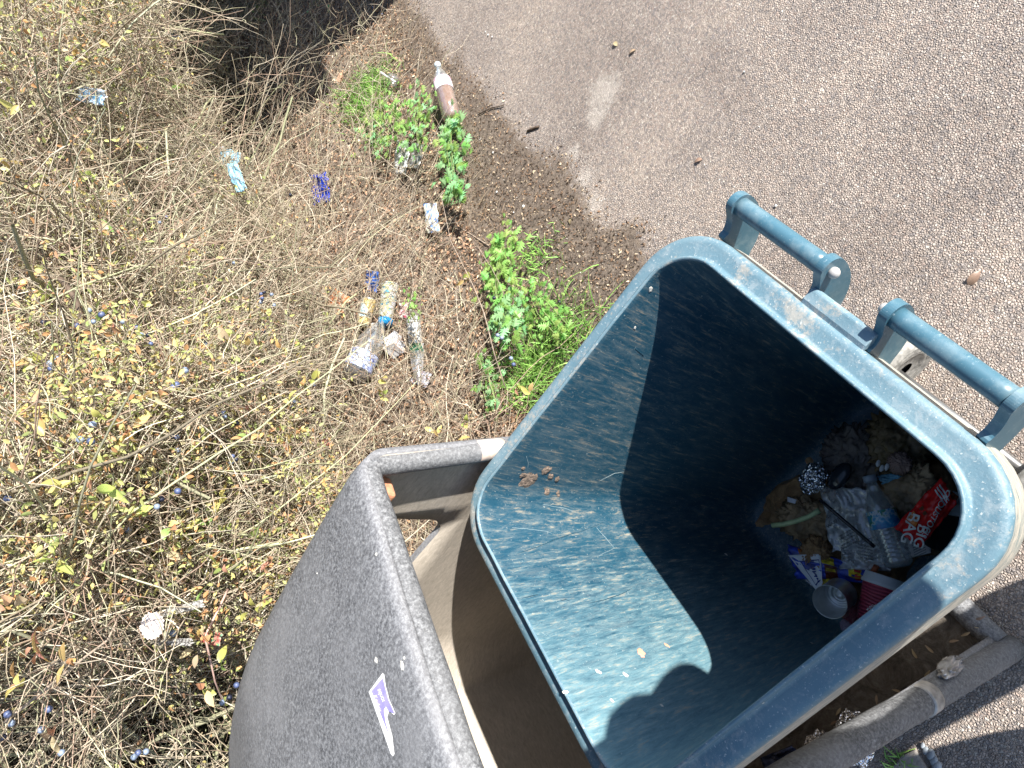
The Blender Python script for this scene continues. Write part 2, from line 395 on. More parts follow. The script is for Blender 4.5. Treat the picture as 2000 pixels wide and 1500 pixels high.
# wider ledge between the two handles
bm = bmesh.new(); q = []
for du, o, z in ((uC - .006, -.004, .9655), (uB + .006, -.004, .9655), (uB + .004, .018, .9645), (uB + .004, .026, .957), (uB + .004, .026, .925), (uC - .004, .026, .925), (uC - .004, .026, .957), (uC - .004, .018, .9645)): q.append((du, o, z))
sec = [(-.006, .959), (.004, .9640), (.021, .9640), (.026, .960), (.026, .93)]
uu = [uC - .002, uC + (uB - uC) * .5, uB + .002]
rg = [[bm.verts.new(B(u, RV - o, z) - bin_root.location) for o, z in sec] for u in uu]
for i in range(2):
    for k in range(len(sec)): bm.faces.new((rg[i][k], rg[i][(k + 1) % 5], rg[i + 1][(k + 1) % 5], rg[i + 1][k]))
bm.faces.new(rg[0]); bm.faces.new(rg[2][::-1])
o = link('ledge', bm_mesh('ledge', bm, False), RIM, bin_root); bevel_mod(o, .002)
# wheels
def wheel_profile():
    pr = [(.020, -.022), (.046, -.022), (.050, -.026), (.058, -.027)]
    for r_ in (.064, .070, .076, .082): pr += [(r_ - .003, -.0255), (r_ - .0015, -.0275), (r_ + .001, -.0275), (r_ + .0022, -.0255)]
    pr += [(.092, -.022), (.0985, -.014), (.1, 0), (.0985, .014), (.092, .022), (.058, .027), (.050, .026), (.046, .022), (.020, .022)]
    return pr
RUB = plain('grey_rubber', (.30, .29, .27), .85, var=.3, sc=60, bmp=.2); BLK = plain('black_plastic', (.018, .018, .02), .5)
for sgn in (1, -1):
    vw, fw = lathe(wheel_profile(), 40, False)
    c = B(.190 * sgn, -.372, .1) - bin_root.location
    q = A.to_track_quat('Z', 'Y').to_matrix().to_4x4()
    wv = [q @ Vector(p) for p in vw]; w = link('wheel', pydata('tyre', wv, fw), RUB, bin_root); w.location = c
    vh_, fh = lathe([(.001, -.012), (.03, -.012), (.046, -.02), (.046, .02), (.03, .012), (.001, .012)], 24)
    link('hub', pydata('hub', [q @ Vector(p) for p in vh_], fh), BLK, w)
pts = [B(u, -0.355, .1) - bin_root.location for u in (-.26, 0, .26)]
link('axle', tube(pts, .011, 10), plain('axle_steel', (.3, .3, .3), .4, .8), bin_root)
def bin_hit(px, py):
    o, d = ray(px, py); h = bin_bvh.ray_cast(o, d); return h[0], h[1]
# mud and gum stuck to the inside
MUD = plain('dry_mud', (.27, .20, .155), .95, var=.35, sc=160, bmp=.8)
def splat(px, py, r, parent, mm, name, lab=None, el=1.0, hit=bin_hit, th=.004, lump=1.0):
    p, n = hit(px, py)
    if p is None: return
    if n.dot(Vector((0, 0, H)) - p) < 0: n = -n
    s = n.orthogonal().normalized(); tt = n.cross(s); v = []; f = []; K = 22
    v.append(p + n * th)
    for j in (1, 2, 3):
        for k in range(K):
            a = 2 * math.pi * k / K; q = r * j / 3 * (1 + lump * .55 * nz((math.cos(a) * 2 + px, math.sin(a) * 2, r * 90)) * j / 3)
            v.append(p + s * math.cos(a) * q * el + tt * math.sin(a) * q + n * ((th if j < 3 else 0) * (1 + .5 * nz((a * 3, j, px))) + .0006))
    f += [(0, 1 + k, 1 + (k + 1) % K) for k in range(K)]
    for j in (0, 1): f += [(1 + j * K + k, 1 + (j + 1) * K + k, 1 + (j + 1) * K + (k + 1) % K, 1 + j * K + (k + 1) % K) for k in range(K)]
    o = link(name, pydata(name, [q - parent.location for q in v], f), mm, parent)
    if lab: o['label'] = lab
for x, y, r, e in ((1030, 940, .016, 1.2), (1022, 928, .007, 1), (1043, 932, .008, 1.4), (1068, 918, .011, .9), (1076, 930, .006, 1.5), (1088, 936, .005, 1.6), (1068, 960, .005, 2.2), (1090, 964, .004, 2), (1022, 914, .004, 1)):
    splat(x, y, r * 1.12, bin_root, MUD, 'mud_splat', None, e, bin_hit, .0016)
GUM = plain('pink_residue', (.8, .36, .24), .6, var=.2)
splat(1252, 1275, .009, bin_root, GUM, 'food_stain', 'pink orange food stain', 1, bin_hit, .0012); splat(1302, 1260, .003, bin_root, GUM, 'food_stain', None, 2, bin_hit, .0008)
WS = plain('pale_crust', (.62, .6, .55), .8)
for x, y, r in ((1168, 1312, .006), (1222, 1318, .006), (1195, 1368, .004), (1418, 1083, .005), (1292, 1378, .004), (1600, 1206 - 60, .003), (1104, 1352, .005), (1270, 565, .007), (1240, 640, .004), (1490, 1372, .003), (1585, 1256, .004)): splat(x, y, r * .6, bin_root, WS, 'pale_speck', None, 1.6, bin_hit, .0007)

def surf_line(pts, r, mm, name, parent, hit=None):
    out = []
    for i in range(len(pts) - 1):
        for k in range(4):
            x = pts[i][0] + (pts[i + 1][0] - pts[i][0]) * k / 4; y = pts[i][1] + (pts[i + 1][1] - pts[i][1]) * k / 4 + 1.5 * nz((x * .15, y_seed[0], 0))
            out.append(bin_hit(x, y)[0] - parent.location)
    y_seed[0] += 3.1; n_ = len(out); link(name, tube(out, [r * (.35 + .65 * math.sin(math.pi * (i + .5) / n_)) for i in range(n_)], 5), mm, parent)
y_seed = [0.0]
DT = plain('dark_teal_gouge', (.01, .05, .08), .6); LS = plain('pale_scratch', (.34, .42, .44), .6)
for pts_, mm_ in ((((1010, 1082), (1050, 1068), (1095, 1050), (1140, 1036), (1190, 1016)), DT), (((1150, 1178), (1180, 1172), (1215, 1160), (1240, 1146)), DT), (((1020, 1168), (1060, 1160)), DT), (((1095, 1175), (1105, 1170), (1115, 1176)), DT),
                  (((1028, 890), (1032, 905), (1030, 922)), LS), (((1060, 985), (1100, 992), (1140, 1006)), LS), (((1000, 1030), (1060, 1036), (1090, 1045)), LS), (((1165, 1030), (1200, 1070), (1160, 1090)), LS), (((1170, 940), (1200, 925), (1225, 920)), LS), (((1210, 1320), (1230, 1316)), LS), (((1100, 1360), (1116, 1346)), LS), (((1240, 680), (1262, 700)), DT)):
    surf_line(pts_, .0009 if mm_ is DT else .00042, mm_, 'scratch', bin_root)
# ================================================================== black litter bin housing
P1 = Vector((-.188, 1.011, 0)); HWID = .741; HZ = 1.24
def hb(a, n, z): return P1 + A * a + NN * (n + .075 * (-a / .741) * max(0, z / 1.24) ** 2) + Vector((0, 0, z))
def nfront(z): return -(HZ - z) * .282
def nback(z): return lin(z, [(0, .72), (.25, .77), (.45, .82), (.9, .91), (1.24, .96)])
m, t, b = mat('weathered_black_plastic')
vv = coords(t); fn_ = noise_n(t, vv, 170, 4, .75); bl = noise_n(t, coords(t, 'Object', (1, 1.0, .4)), 5, 8, .75, .6); sp = noise_n(t, coords(t, 'Object', (1.6, .5, 1)), 30, 6, .8)
base = ramp(t, fn_, [(.36, (.052, .053, .057)), (.5, (.118, .121, .129)), (.64, (.225, .23, .24))])
base = mix(t, math_n(t, 'MULTIPLY', ramp(t, bl, [(.42, 0.0), (.62, 1.0)]), .6), base, (.19, .192, .20))
base = mix(t, math_n(t, 'MULTIPLY', ramp(t, sp, [(.62, 0.0), (.70, 1.0)]), .6), base, (.42, .42, .42))
geo = N(t, 'ShaderNodeNewGeometry')
crest = ramp(t, geo.outputs['Pointiness'], [(.515, 0.0), (.56, 1.0)])
base = mix(t, math_n(t, 'MULTIPLY', crest, .10), base, (.5, .5, .55))
L(t, base, b.inputs['Base Color']); b.inputs['Roughness'].default_value = .62
bump(t, b, fn_, .35, .003); HOUSE = m
m, t, b = mat('dusty_black_plastic_inside')
vv = coords(t); cr = noise_n(t, coords(t, 'Object', (5, 5, 16)), 9, 8, .8, .8); bl = noise_n(t, vv, 6, 5, .6)
base = mix(t, ramp(t, cr, [(.35, 0.0), (.65, 1.0)]), (.36, .32, .27), (.58, .52, .45))
base = mix(t, math_n(t, 'MULTIPLY', ramp(t, bl, [(.45, 0.0), (.7, 1.0)]), .5), base, (.30, .265, .225))
L(t, base, b.inputs['Base Color']); b.inputs['Roughness'].default_value = .8
bump(t, b, cr, .35, .004); HIN = m
house = empty('litter_bin_housing', hb(-.37, 0, 0), 'weathered black plastic litter bin housing with the teal bin half inside', 'bin housing')
HL = house.location
def section(tt, K=46):                         # outline from near foot over the roof to far foot
    rise = 1 - .035 * tt ** 1.2 - .05 * sstep(.55, 1.0, tt) - (.26 * max(0, (tt - .90) / .10) ** 2.2)
    rr_ = .045 + .06 * min(1, tt * 1.6)
    bul = .012 * math.sin(math.pi * min(1, tt * 1.1))
    shr = .10 * max(0, (tt - .80) / .20) ** 2
    zt = HZ * rise - .012 * max(0, 1 - tt / .06) ** 2; pts = []
    a0, a1 = -HWID - bul + shr, bul - shr
    zs = np.linspace(.025, zt - rr_, 16)
    for z in zs: pts.append((a0 - .03 * (1 - z / HZ) * 0, z))
    for k in range(1, 9):
        an = math.pi * (1 - k / 16.0); pts.append((a0 + rr_ + rr_ * math.cos(an), zt - rr_ + rr_ * math.sin(an)))
    for k in range(1, 13): pts.append((a0 + rr_ + (a1 - a0 - 2 * rr_) * k / 13, zt + .010 * math.sin(math.pi * k / 13)))
    for k in range(0, 8):
        an = math.pi * (.5 - k / 16.0); pts.append((a1 - rr_ + rr_ * math.cos(an), zt - rr_ + rr_ * math.sin(an)))
    for z in zs[::-1]: pts.append((a1, z))
    return pts
TT = [0, .02, .05, .1, .15, .2, .26, .32, .38, .44, .5, .56, .62, .68, .74, .79, .83, .87, .90, .93, .96, .98, 1.0]
v = []; f = []
for tt in TT:
    for a_, z_ in section(tt):
        n_ = nfront(z_) + tt * (nback(z_) - nfront(z_)); v.append(hb(a_, n_, z_) - HL)
ns = len(section(0))
for i in range(len(TT) - 1):
    for k in range(ns - 1): a0 = i * ns + k; f.append((a0, a0 + 1, a0 + ns + 1, a0 + ns))
last = (len(TT) - 1) * ns
half = ns // 2
for k in range(half - 1):
    l, r_ = last + k, last + ns - 1 - k; f.append((l, l + 1, r_ - 1, r_))
me = pydata('housing_shell', v, f)
bm = bmesh.new(); bm.from_mesh(me); bmesh.ops.recalc_face_normals(bm, faces=bm.faces[:])
top = max(bm.faces, key=lambda q: q.calc_center_median().z)
if top.normal.z < 0: bmesh.ops.reverse_faces(bm, faces=bm.faces[:])
bm.to_mesh(me); bm.free()
shell = link('shell', me, [HOUSE, HIN], house)
so_ = shell.modifiers.new('s', 'SOLIDIFY'); so_.thickness = .016; so_.offset = -1; so_.material_offset = 1; so_.material_offset_rim = 0
# throw opening in the far side wall
bm = bmesh.new(); cut = rr(.165, .62, .905, 1.10, .05, 8, 1)
r0 = [bm.verts.new(hb(-.12, n_, z_ + (.02 if n_ > .3 else 0)) - HL) for n_, z_ in cut]; r1 = [bm.verts.new(hb(.12, n_, z_ + (.02 if n_ > .3 else 0)) - HL) for n_, z_ in cut]
bm.faces.new(r0[::-1]); bm.faces.new(r1)
for k in range(len(cut)): bm.faces.new((r0[k], r0[(k + 1) % len(cut)], r1[(k + 1) % len(cut)], r1[k]))
cutter = link('cutter', bm_mesh('cutter', bm, False), HOUSE, house)
bo = shell.modifiers.new('c', 'BOOLEAN'); bo.object = cutter; bo.operation = 'DIFFERENCE'; bo.solver = 'EXACT'
bpy.context.view_layer.update()
dg = bpy.context.evaluated_depsgraph_get()
me2 = bpy.data.meshes.new_from_object(shell.evaluated_get(dg)); shell.modifiers.clear(); shell.data = me2
bpy.data.objects.remove(cutter)
sh_bvh = BVHTree.FromPolygons([vv_.co + HL for vv_ in me2.vertices], [tuple(p.vertices) for p in me2.polygons])
def house_hit(px, py):
    o, d = ray(px, py); h = sh_bvh.ray_cast(o, d); return h[0], h[1]
# rolled rim round the opening
path = []
def arc(ca, cz, r_, a0, a1, k=8):
    return [(ca + r_ * math.cos(math.radians(a0 + (a1 - a0) * i / k)), cz + r_ * math.sin(math.radians(a0 + (a1 - a0) * i / k))) for i in range(k + 1)]
rc = .030; zt = HZ - .031
path = [(-HWID - .022, .0), (-HWID - .008, .5), (-HWID + .014, zt - rc)] + arc(-HWID + .014 + rc, zt - rc, rc, 180, 90)[1:] + [(-.5, zt), (-.25, zt)] + arc(-rc - .020, zt - rc, rc, 90, 0) + [(-.018, .8), (-.012, .4), (-.008, .02)]
pts = [hb(a_, nfront(z_) + .014 + .010 * float(sstep(.9, 1.2, z_)), z_) - HL for a_, z_ in path]
# resample
dense = []
for i in range(len(pts) - 1):
    k = max(1, int((pts[i + 1] - pts[i]).length / .04)); dense += [pts[i].lerp(pts[i + 1], j / k) for j in range(k)]
dense.append(pts[-1])
rimme = tube(dense, [(.0275 if (p + HL - P1).dot(A) < -.4 and p.z < 1.1 else .021) + .0012 * nz((p.x * 30, p.y * 30, p.z * 30)) for p in dense], 18)
link('opening_rim', rimme, HOUSE, house)
sill = [hb(a_, nfront(.04) + .01, .035) - HL for a_ in np.linspace(-HWID, 0, 16)]
link('sill', tube(sill, .028, 14), HOUSE, house)
m, t, b = mat('dirty_floor'); vv = coords(t); h1 = noise_n(t, vv, 12, 8, .75, 1.5); h2 = noise_n(t, vv, 120, 4, .7)
base = mix(t, ramp(t, h1, [(.35, 0.0), (.68, 1.0)]), (.030, .023, .018), (.21, .185, .155)); base = mix(t, ramp(t, h2, [(.4, .0), (.7, .5)]), base, (.06, .04, .028))
L(t, base, b.inputs['Base Color']); b.inputs['Roughness'].default_value = .8; bump(t, b, h1, .7, .02, bump(t, None, h2, .4, .004)); FLOORM = m
v = []; f = []; Kf = 36
for i in range(Kf + 1):
    for j in range(Kf + 1):
        a_ = -HWID + .02 + (HWID - .04) * i / Kf; n_ = nfront(.05) + .03 + (.72 - nfront(.05) - .03) * j / Kf
        v.append(hb(a_, n_, .038 + .012 * nz((a_ * 9, n_ * 9, 0)) + .006 * nz((a_ * 30, n_ * 30, 3))) - HL)
for i in range(Kf):
    for j in range(Kf): q = i * (Kf + 1) + j; f.append((q, q + Kf + 1, q + Kf + 2, q + 1))
link('floor', pydata('floor', v, f), FLOORM, house)
# small fittings
o = link('latch', box_mesh('latch', (.05, .05, .05)), plain('orange_plastic', (.62, .29, .17), .55, var=.15, sc=80), house)
o.location = hb(-.035, .062, 1.165) - HL; o.rotation_euler = (0.1, .1, math.atan2(A.y, A.x)); bevel_mod(o, .008, 3); o['label'] = 'faded orange latch block'
TAPE = plain('beige_tape', (.62, .50, .42), .7, var=.15, sc=60)
def band(z0, z1, a_, rad, mm, name):
    p = [hb(a_, nfront(z) + .014, z) - HL for z in np.linspace(z0, z1, 6)]
    return link(name, tube(p, rad, 18), mm, house)
band(.93, .985, -.019, .0222, TAPE, 'tape_band')
SIL = plain('silver_tape', (.42, .40, .38), .45, .3, var=.3, sc=40)
zs = [(W(1905, 1340, .3))]
band(.36, .39, -HWID - .012, .0292, SIL, 'tape_band')
bmx = bmesh.new(); bmesh.ops.create_icosphere(bmx, subdivisions=4, radius=1)
for q in bmx.verts: q.co = Vector((q.co.x * .012, q.co.y * .02, q.co.z * .065)) * (1 + .35 * nz(q.co * 2.5) + .15 * nz(q.co * 9))
o = link('torn_tape', bm_mesh('torn_tape', bmx), plain('shiny_torn_tape', (.5, .5, .52), .25, .5, var=.3), house)
o.location = hb(-HWID + .008, nfront(.27) - .006, .27) - HL; o.rotation_euler = (0, -.15, .5)
# ------------------------------------------------------------------ flat pieces that follow a surface
def surf_poly(px_pts, hit, mm, name, parent, lift=.0012, sub=None):
    out = []
    for x, y in px_pts:
        p, n = hit(x, y)
        if n.dot(Vector((0, 0, H)) - p) < 0: n = -n
        out.append(p + n * lift - parent.location)
    me = pydata(name, out, [tuple(range(len(out)))], False)
    bm = bmesh.new(); bm.from_mesh(me); bmesh.ops.triangulate(bm, faces=bm.faces[:]); bm.to_mesh(me); bm.free()
    return link(name, me, mm, parent)
WHITE = plain('white_vinyl', (.8, .8, .8), .35, var=.03); PURP = plain('violet_print', (.30, .27, .72), .4, var=.12, sc=50); YEL = plain('pale_yellow_ink', (.82, .78, .58), .5, var=.05)
st = empty('torn_sticker', house_hit(752, 1360)[0], 'torn violet and white safety sticker on top of the grey litter bin housing', 'sticker')
surf_poly([(722, 1351), (749, 1314), (752, 1317), (755, 1339), (762, 1366), (774, 1393), (771, 1396), (762, 1388), (758, 1400), (768, 1437), (772, 1472), (769, 1477), (765, 1472)], house_hit, WHITE, 'backing', st, .0015)
surf_poly([(729, 1349), (751, 1323), (755, 1341), (762, 1366), (774, 1393), (762, 1388), (757, 1378), (753, 1385), (756, 1408), (765, 1440)], house_hit, PURP, 'printed_face', st, .0030)
def text_mesh(s, size=1.0):
    cu = bpy.data.curves.new('txt', 'FONT'); cu.body = s; cu.size = size; cu.align_x = 'CENTER'; cu.align_y = 'CENTER'; cu.offset = .015
    o = bpy.data.objects.new('txt', cu); C.objects.link(o); bpy.context.view_layer.update()
    me = bpy.data.meshes.new_from_object(o.evaluated_get(bpy.context.evaluated_depsgraph_get()))
    vs = [(q.co.x, q.co.y) for q in me.vertices]; fs = [tuple(p.vertices) for p in me.polygons]
    bpy.data.objects.remove(o); return vs, fs
def surf_text(s, cx, cy, ang, size, fn, mm, name, parent, squash=1.0):   # fn(px,py)->world point
    vs, fs = text_mesh(s); c, sn = math.cos(math.radians(ang)), math.sin(math.radians(ang)); out = []
    for x, y in vs:
        x *= size * squash; y *= size
        out.append(fn(cx + c * x + sn * y, cy + sn * x - c * y) - parent.location)
    o = link(name, pydata(name, out, fs, False), mm, parent); return o
def onh(px, py):
    p, n = house_hit(px, py)
    if n.dot(Vector((0, 0, H)) - p) < 0: n = -n
    return p + n * .0042
surf_text('squtx', 750, 1357, 68, 11, onh, YEL, 'lettering', st, 1.1); surf_text('Koubus', 742, 1373, 70, 10, onh, YEL, 'lettering', st, 1.1)
for x, y, r, e in ((735, 1290, .008, 1), (786, 1300, .006, 2), (800, 1085, .004, 2), (862, 1335, .006, 1), (868, 1350, .005, 1.5), (900, 1380, .006, 1), (908, 1395, .005, 1), (735, 1083, .005, 1), (620, 1120, .003, 1), (790, 1285, .004, 1), (740, 905, .004, 1), (760, 900, .005, 2)):
    splat(x, y, r * .55, house, WS, 'paint_fleck', None, e, house_hit, .0008)

# ================================================================== rubbish inside the teal bin
def brk(cx, cy, z): return W(cx, cy, z)
m, t, b = mat('wet_food_waste'); vv = coords(t); h1 = noise_n(t, vv, 18, 8, .75, 1.0); h2 = noise_n(t, vv, 90, 4, .7)
base = ramp(t, h1, [(.25, (.07, .035, .018)), (.42, (.30, .165, .07)), (.58, (.50, .31, .15)), (.72, (.62, .46, .28))])
base = mix(t, ramp(t, h2, [(.5, 0.0), (.75, .5)]), base, (.10, .05, .025))
L(t, base, b.inputs['Base Color']); b.inputs['Roughness'].default_value = .42; bump(t, b, h1, .8, .012, bump(t, None, h2, .5, .004)); WASTE = m
Kf = 60; v = []; f = []
u0, u1, v0, v1 = wall_rect(.1)
loc = B(0, -.03, .07)
for i in range(Kf + 1):
    for j in range(Kf + 1):
        u = u0 + (u1 - u0) * i / Kf; w = v0 + (v1 - v0) * j / Kf
        e = min(1, min(i, Kf - i, j, Kf - j) / (Kf * .16)); cut_ = 1 - .9 * float(sstep(.02, .2, w)) * .6
        e = float(sstep(-.02, .55, e - .35 + .75 * nz((u * 9 + 3, w * 9, 2)) + .5 * nz((u * 23, w * 23, 7))))
        z = .052 + .059 * e * cut_ + .028 * nz((u * 11, w * 11, 5)) * e + .012 * nz((u * 34, w * 34, 1)) * e + .005 * nz((u * 90, w * 90, 1))
        v.append(B(u * .97 + .0, w * .97, z) - loc)
for i in range(Kf):
    for j in range(Kf): q = i * (Kf + 1) + j; f.append((q, q + Kf + 1, q + Kf + 2, q + 1))
o = link('food_waste', pydata('food_waste', v, f), WASTE); o.location = loc; kind(o, 'stuff'); tag(o, 'brown wet food waste and soaked paper spread over the floor of the teal bin', 'food waste')
def blob(name, p, r, mm, label, cat, s=(1, 1, 1), amp=.25, fr=2.0, sub=4, flat=False, group=None, seed=0, rot=(0, 0, 0), parent=None, crk=0.0):
    if name in ('rubbish_bag', 'food_scrap'): crk = .45; sub = 5
    bm = bmesh.new(); bmesh.ops.create_icosphere(bm, subdivisions=sub, radius=1)
    for q in bm.verts:
        n0 = q.co.normalized(); k = 1 + amp * nz(n0 * fr + Vector((seed, 0, 0))) + amp * .5 * nz(n0 * fr * 2.7 + Vector((0, seed, 0)))
        if crk: k += crk * (abs(nz(n0 * 5.5 + Vector((seed, 3, 0)))) + .6 * abs(nz(n0 * 12 + Vector((1, seed, 0))))) - crk * .4
        q.co = Vector((n0.x * s[0], n0.y * s[1], n0.z * s[2])) * r * k
    o = link(name, bm_mesh(name, bm, not flat), mm, parent); o.location = p if parent is None else p - parent.location; o.rotation_euler = rot
    if label: tag(o, label, cat, group)
    return o
def film(name, c, op):
    m, t, b = mat(name); vv = coords(t); w = noise_n(t, vv, 35, 6, .7, 1.2)
    L(t, ramp(t, w, [(.3, tuple(x * .5 for x in c)), (.7, c)]), b.inputs['Base Color']); b.inputs['Roughness'].default_value = .22; b.inputs['Alpha'].default_value = op
    bump(t, b, w, .6, .01); return m
blob('rubbish_bag', W(1668, 893, .13), .085, film('smoky_film', (.26, .22, .20), .8), 'dark translucent knotted bag of food waste at the far side of the bin bottom', 'rubbish bag', (1, .8, .55), .18, 1.6)
blob('rubbish_bag', W(1758, 862, .14), .09, film('brown_film', (.26, .18, .09), .92), 'brown translucent bag of food waste against the handle side wall', 'rubbish bag', (1, .75, .55), .2, 1.7, seed=4)
blob('food_scrap', W(1757, 905, .20), .024, plain('pinkish_scrap', (.30, .19, .16), .5, bmp=.3), 'round pinkish brown food scrap on the brown bag', 'food scrap', (1, 1, .5), .1)
blob('food_scrap', W(1590, 1085, .16), .035, WASTE, 'big brown lump of soaked paper left of the clear bag', 'food scrap', (1.3, 1, .5), .2, seed=9)
blob('food_scrap', W(1775, 955, .15), .05, plain('soggy_paper', (.48, .33, .19), .55, var=.35, sc=25, bmp=.6), 'soggy brown paper lump between the water bottle and the red snack bag', 'food scrap', (1.3, 1, .35), .3, seed=3)
blob('food_scrap', W(1572, 1015, .15), .05, plain('soggy_paper_dark', (.40, .27, .15), .55, var=.35, sc=25, bmp=.6), 'soggy brown paper lump beneath the foil ball', 'food scrap', (1, 1.3, .35), .3, seed=5)
m, t, b = mat('crumpled_foil'); b.inputs['Metallic'].default_value = 1.0; b.inputs['Roughness'].default_value = .18
vf = N(t, 'ShaderNodeTexVoronoi'); vf.inputs['Scale'].default_value = 140; L(t, coords(t), vf.inputs['Vector'])
L(t, ramp(t, vf.outputs['Distance'], [(0, (.9, .9, .93)), (1, (.6, .6, .66))]), b.inputs['Base Color']); bump(t, b, vf.outputs['Distance'], .9, .006); FOIL = m
def crumple(name, p, r, label, s=(1, 1, 1), seed=0, mm=None, cat='foil'):
    bm = bmesh.new(); bmesh.ops.create_icosphere(bm, subdivisions=4, radius=1)
    rr_ = random.Random(seed)
    for q in bm.verts:
        n0 = q.co.normalized(); k = 1 + .22 * nz(n0 * 2 + Vector((seed, 1, 0))) + rr_.uniform(-.09, .09)
        q.co = Vector((n0.x * s[0], n0.y * s[1], n0.z * s[2])) * r * k
    o = link(name, bm_mesh(name, bm, False), mm or FOIL); o.location = p; return tag(o, label, cat)
crumple('foil_ball', W(1588, 936, .20), .036, 'crumpled aluminium foil ball beside the dark plastic lid in the teal bin', (1.1, .8, .7), 3)
o = blob('plastic_dish', W(1640, 930, .205), .030, plain('shiny_black_plastic', (.02, .025, .035), .12), 'shiny dark oval plastic dish beside the foil ball', 'plastic dish', (1.25, .72, .45), .02, 1, rot=(.2, 0, .5 + 2.3))

# sheets
def sheet_fn(c00, c10, c01, c11, z, amp, fr, seed, zt=None):   # pixel corners (u,v) -> world, crumpled
    def f_(u, v, lift=0.0):
        x = (c00[0] * (1 - u) * (1 - v) + c10[0] * u * (1 - v) + c01[0] * (1 - u) * v + c11[0] * u * v)
        y = (c00[1] * (1 - u) * (1 - v) + c10[1] * u * (1 - v) + c01[1] * (1 - u) * v + c11[1] * u * v)
        zz = z + (zt(u, v) if zt else 0)
        p = W(x, y, zz); return p + Vector((0, 0, amp * (nz((u * fr + seed, v * fr, 0)) + .5 * nz((u * fr * 2.6, v * fr * 2.6, seed))) + lift))
    return f_
def sheet(name, fn, mm, label, cat, K=24, parent=None, th=.0008, color=None, edge=None):
    v = []; f = []; o0 = fn(.5, .5)
    base = parent.location if parent else o0
    for i in range(K + 1):
        for j in range(K + 1):
            u, w = i / K, j / K
            if edge: u, w = edge(u, w)
            v.append(fn(u, w) - base)
    for i in range(K):
        for j in range(K): q = i * (K + 1) + j; f.append((q, q + K + 1, q + K + 2, q + 1))
    o = link(name, pydata(name, v, f), mm, parent)
    if not parent: o.location = o0
    s = o.modifiers.new('s', 'SOLIDIFY'); s.thickness = th
    if label: tag(o, label, cat)
    return o
def decal(poly, fn, mm, name, parent, lift=.002, sub=1):
    # poly in uv; subdivided grid quad (u0,v0,u1,v1) or polygon
    if len(poly) == 4 and not hasattr(poly[0], '__len__'):
        u0, v0, u1, v1 = poly; K = 6; v = []; f = []
        for i in range(K + 1):
            for j in range(K + 1): v.append(fn(u0 + (u1 - u0) * i / K, v0 + (v1 - v0) * j / K, lift) - parent.location)
        for i in range(K):
            for j in range(K): q = i * (K + 1) + j; f.append((q, q + K + 1, q + K + 2, q + 1))
    else:
        v = [fn(u, w, lift) - parent.location for u, w in poly]; f = [tuple(range(len(poly)))]
    return link(name, pydata(name, v, f, False), mm, parent)
def uvtext(s, cu, cv, ang, size, asp, fn, mm, name, parent, lift=.0026, squash=1.0):
    vs, fs = text_mesh(s); c, sn = math.cos(math.radians(ang)), math.sin(math.radians(ang)); out = []
    for x, y in vs:
        x *= size * squash; y *= size; X = c * x - sn * y; Y = sn * x + c * y
        out.append(fn(cu + X, cv + Y * asp, lift) - parent.location)
    return link(name, pydata(name, out, fs, False), mm, parent)
def rndedge(amp, seed):
    def e(u, w):
        du = amp * nz((w * 6, seed, u)); dw = amp * nz((u * 6, w, seed)); return u + du * (1 if u in (0, 1) else .3), w + dw * (1 if w in (0, 1) else .3)
    return e
INK = plain('black_ink', (.02, .02, .02), .5); WINK = plain('white_ink', (.8, .8, .8), .4, var=.02)
# red snack bag
RED = plain('red_foil_bag', (.80, .02, .02), .26, var=.2, sc=30)
bag = empty('snack_bag', W(1790, 1010, .22), 'red crumpled snack bag lettered BIG BAG in the teal bin', 'snack bag')
fn = sheet_fn((1838, 932), (1746, 1030), (1868, 985), (1797, 1070), .225, .010, 4, 2, lambda u, v: .03 * math.sin(math.pi * v) * math.sin(math.pi * min(1, u * 1.1 + .05)) + .05 * (1 - u))
sheet('bag_film', fn, RED, None, None, 30, bag, .0008, edge=rndedge(.05, 3))
uvtext('BIG', .84, .80, 25, .26, 1.9, fn, WINK, 'lettering', bag, .006); uvtext('BAG', .86, .38, 25, .26, 1.9, fn, WINK, 'lettering', bag, .006)
uvtext('CROUSTOCIS', .40, .70, 12, .14, 2.0, fn, WINK, 'lettering', bag, .006)
for k in range(3): decal((.06 + k * .05, .15, .085 + k * .05, .75), fn, WINK, 'stripe', bag, .005)
decal([(.62, .12), (.78, .12), (.80, .5), (.66, .42)], fn, plain('orange_print', (.7, .2, .03), .35), 'printed_panel', bag, .004)
decal([(.47, .2), (.55, .15), (.56, .45), (.5, .48)], fn, plain('torn_hole', (.16, .05, .02), .6), 'torn_hole', bag, .004)
# blue yellow snack packet
BLU = plain('blue_foil_bag', (.05, .10, .62), .28, var=.4, sc=40)
pk = empty('snack_packet', W(1600, 1115, .19), 'blue, yellow and white foil sweet packet leaning against the open tin can', 'snack packet')
fn = sheet_fn((1536, 1062), (1690, 1108), (1556, 1130), (1690, 1138), .155, .008, 5, 6, lambda u, v: .02 * math.sin(math.pi * v))
sheet('packet_film', fn, BLU, None, None, 26, pk, edge=rndedge(.05, 5))
fn2 = sheet_fn((1539, 1084), (1602, 1082), (1600, 1160), (1607, 1138), .175, .004, 4, 8)
sheet('white_panel', fn2, plain('packet_white', (.80, .82, .86), .4, var=.08), None, None, 14, pk)
NAVY = plain('navy_ink', (.03, .045, .25), .5)
fr_ = [(.25, .18, .95, .21), (.25, .82, .8, .85), (.25, .18, .28, .85), (.93, .18, .95, .6)]
for q in fr_: decal(q, fn2, NAVY, 'printed_line', pk, .003)
uvtext('NUT', .60, .42, -80, .26, 1, fn2, NAVY, 'lettering', pk, .003); uvtext('MIN', .60, .68, -80, .2, 1, fn2, NAVY, 'lettering', pk, .003)
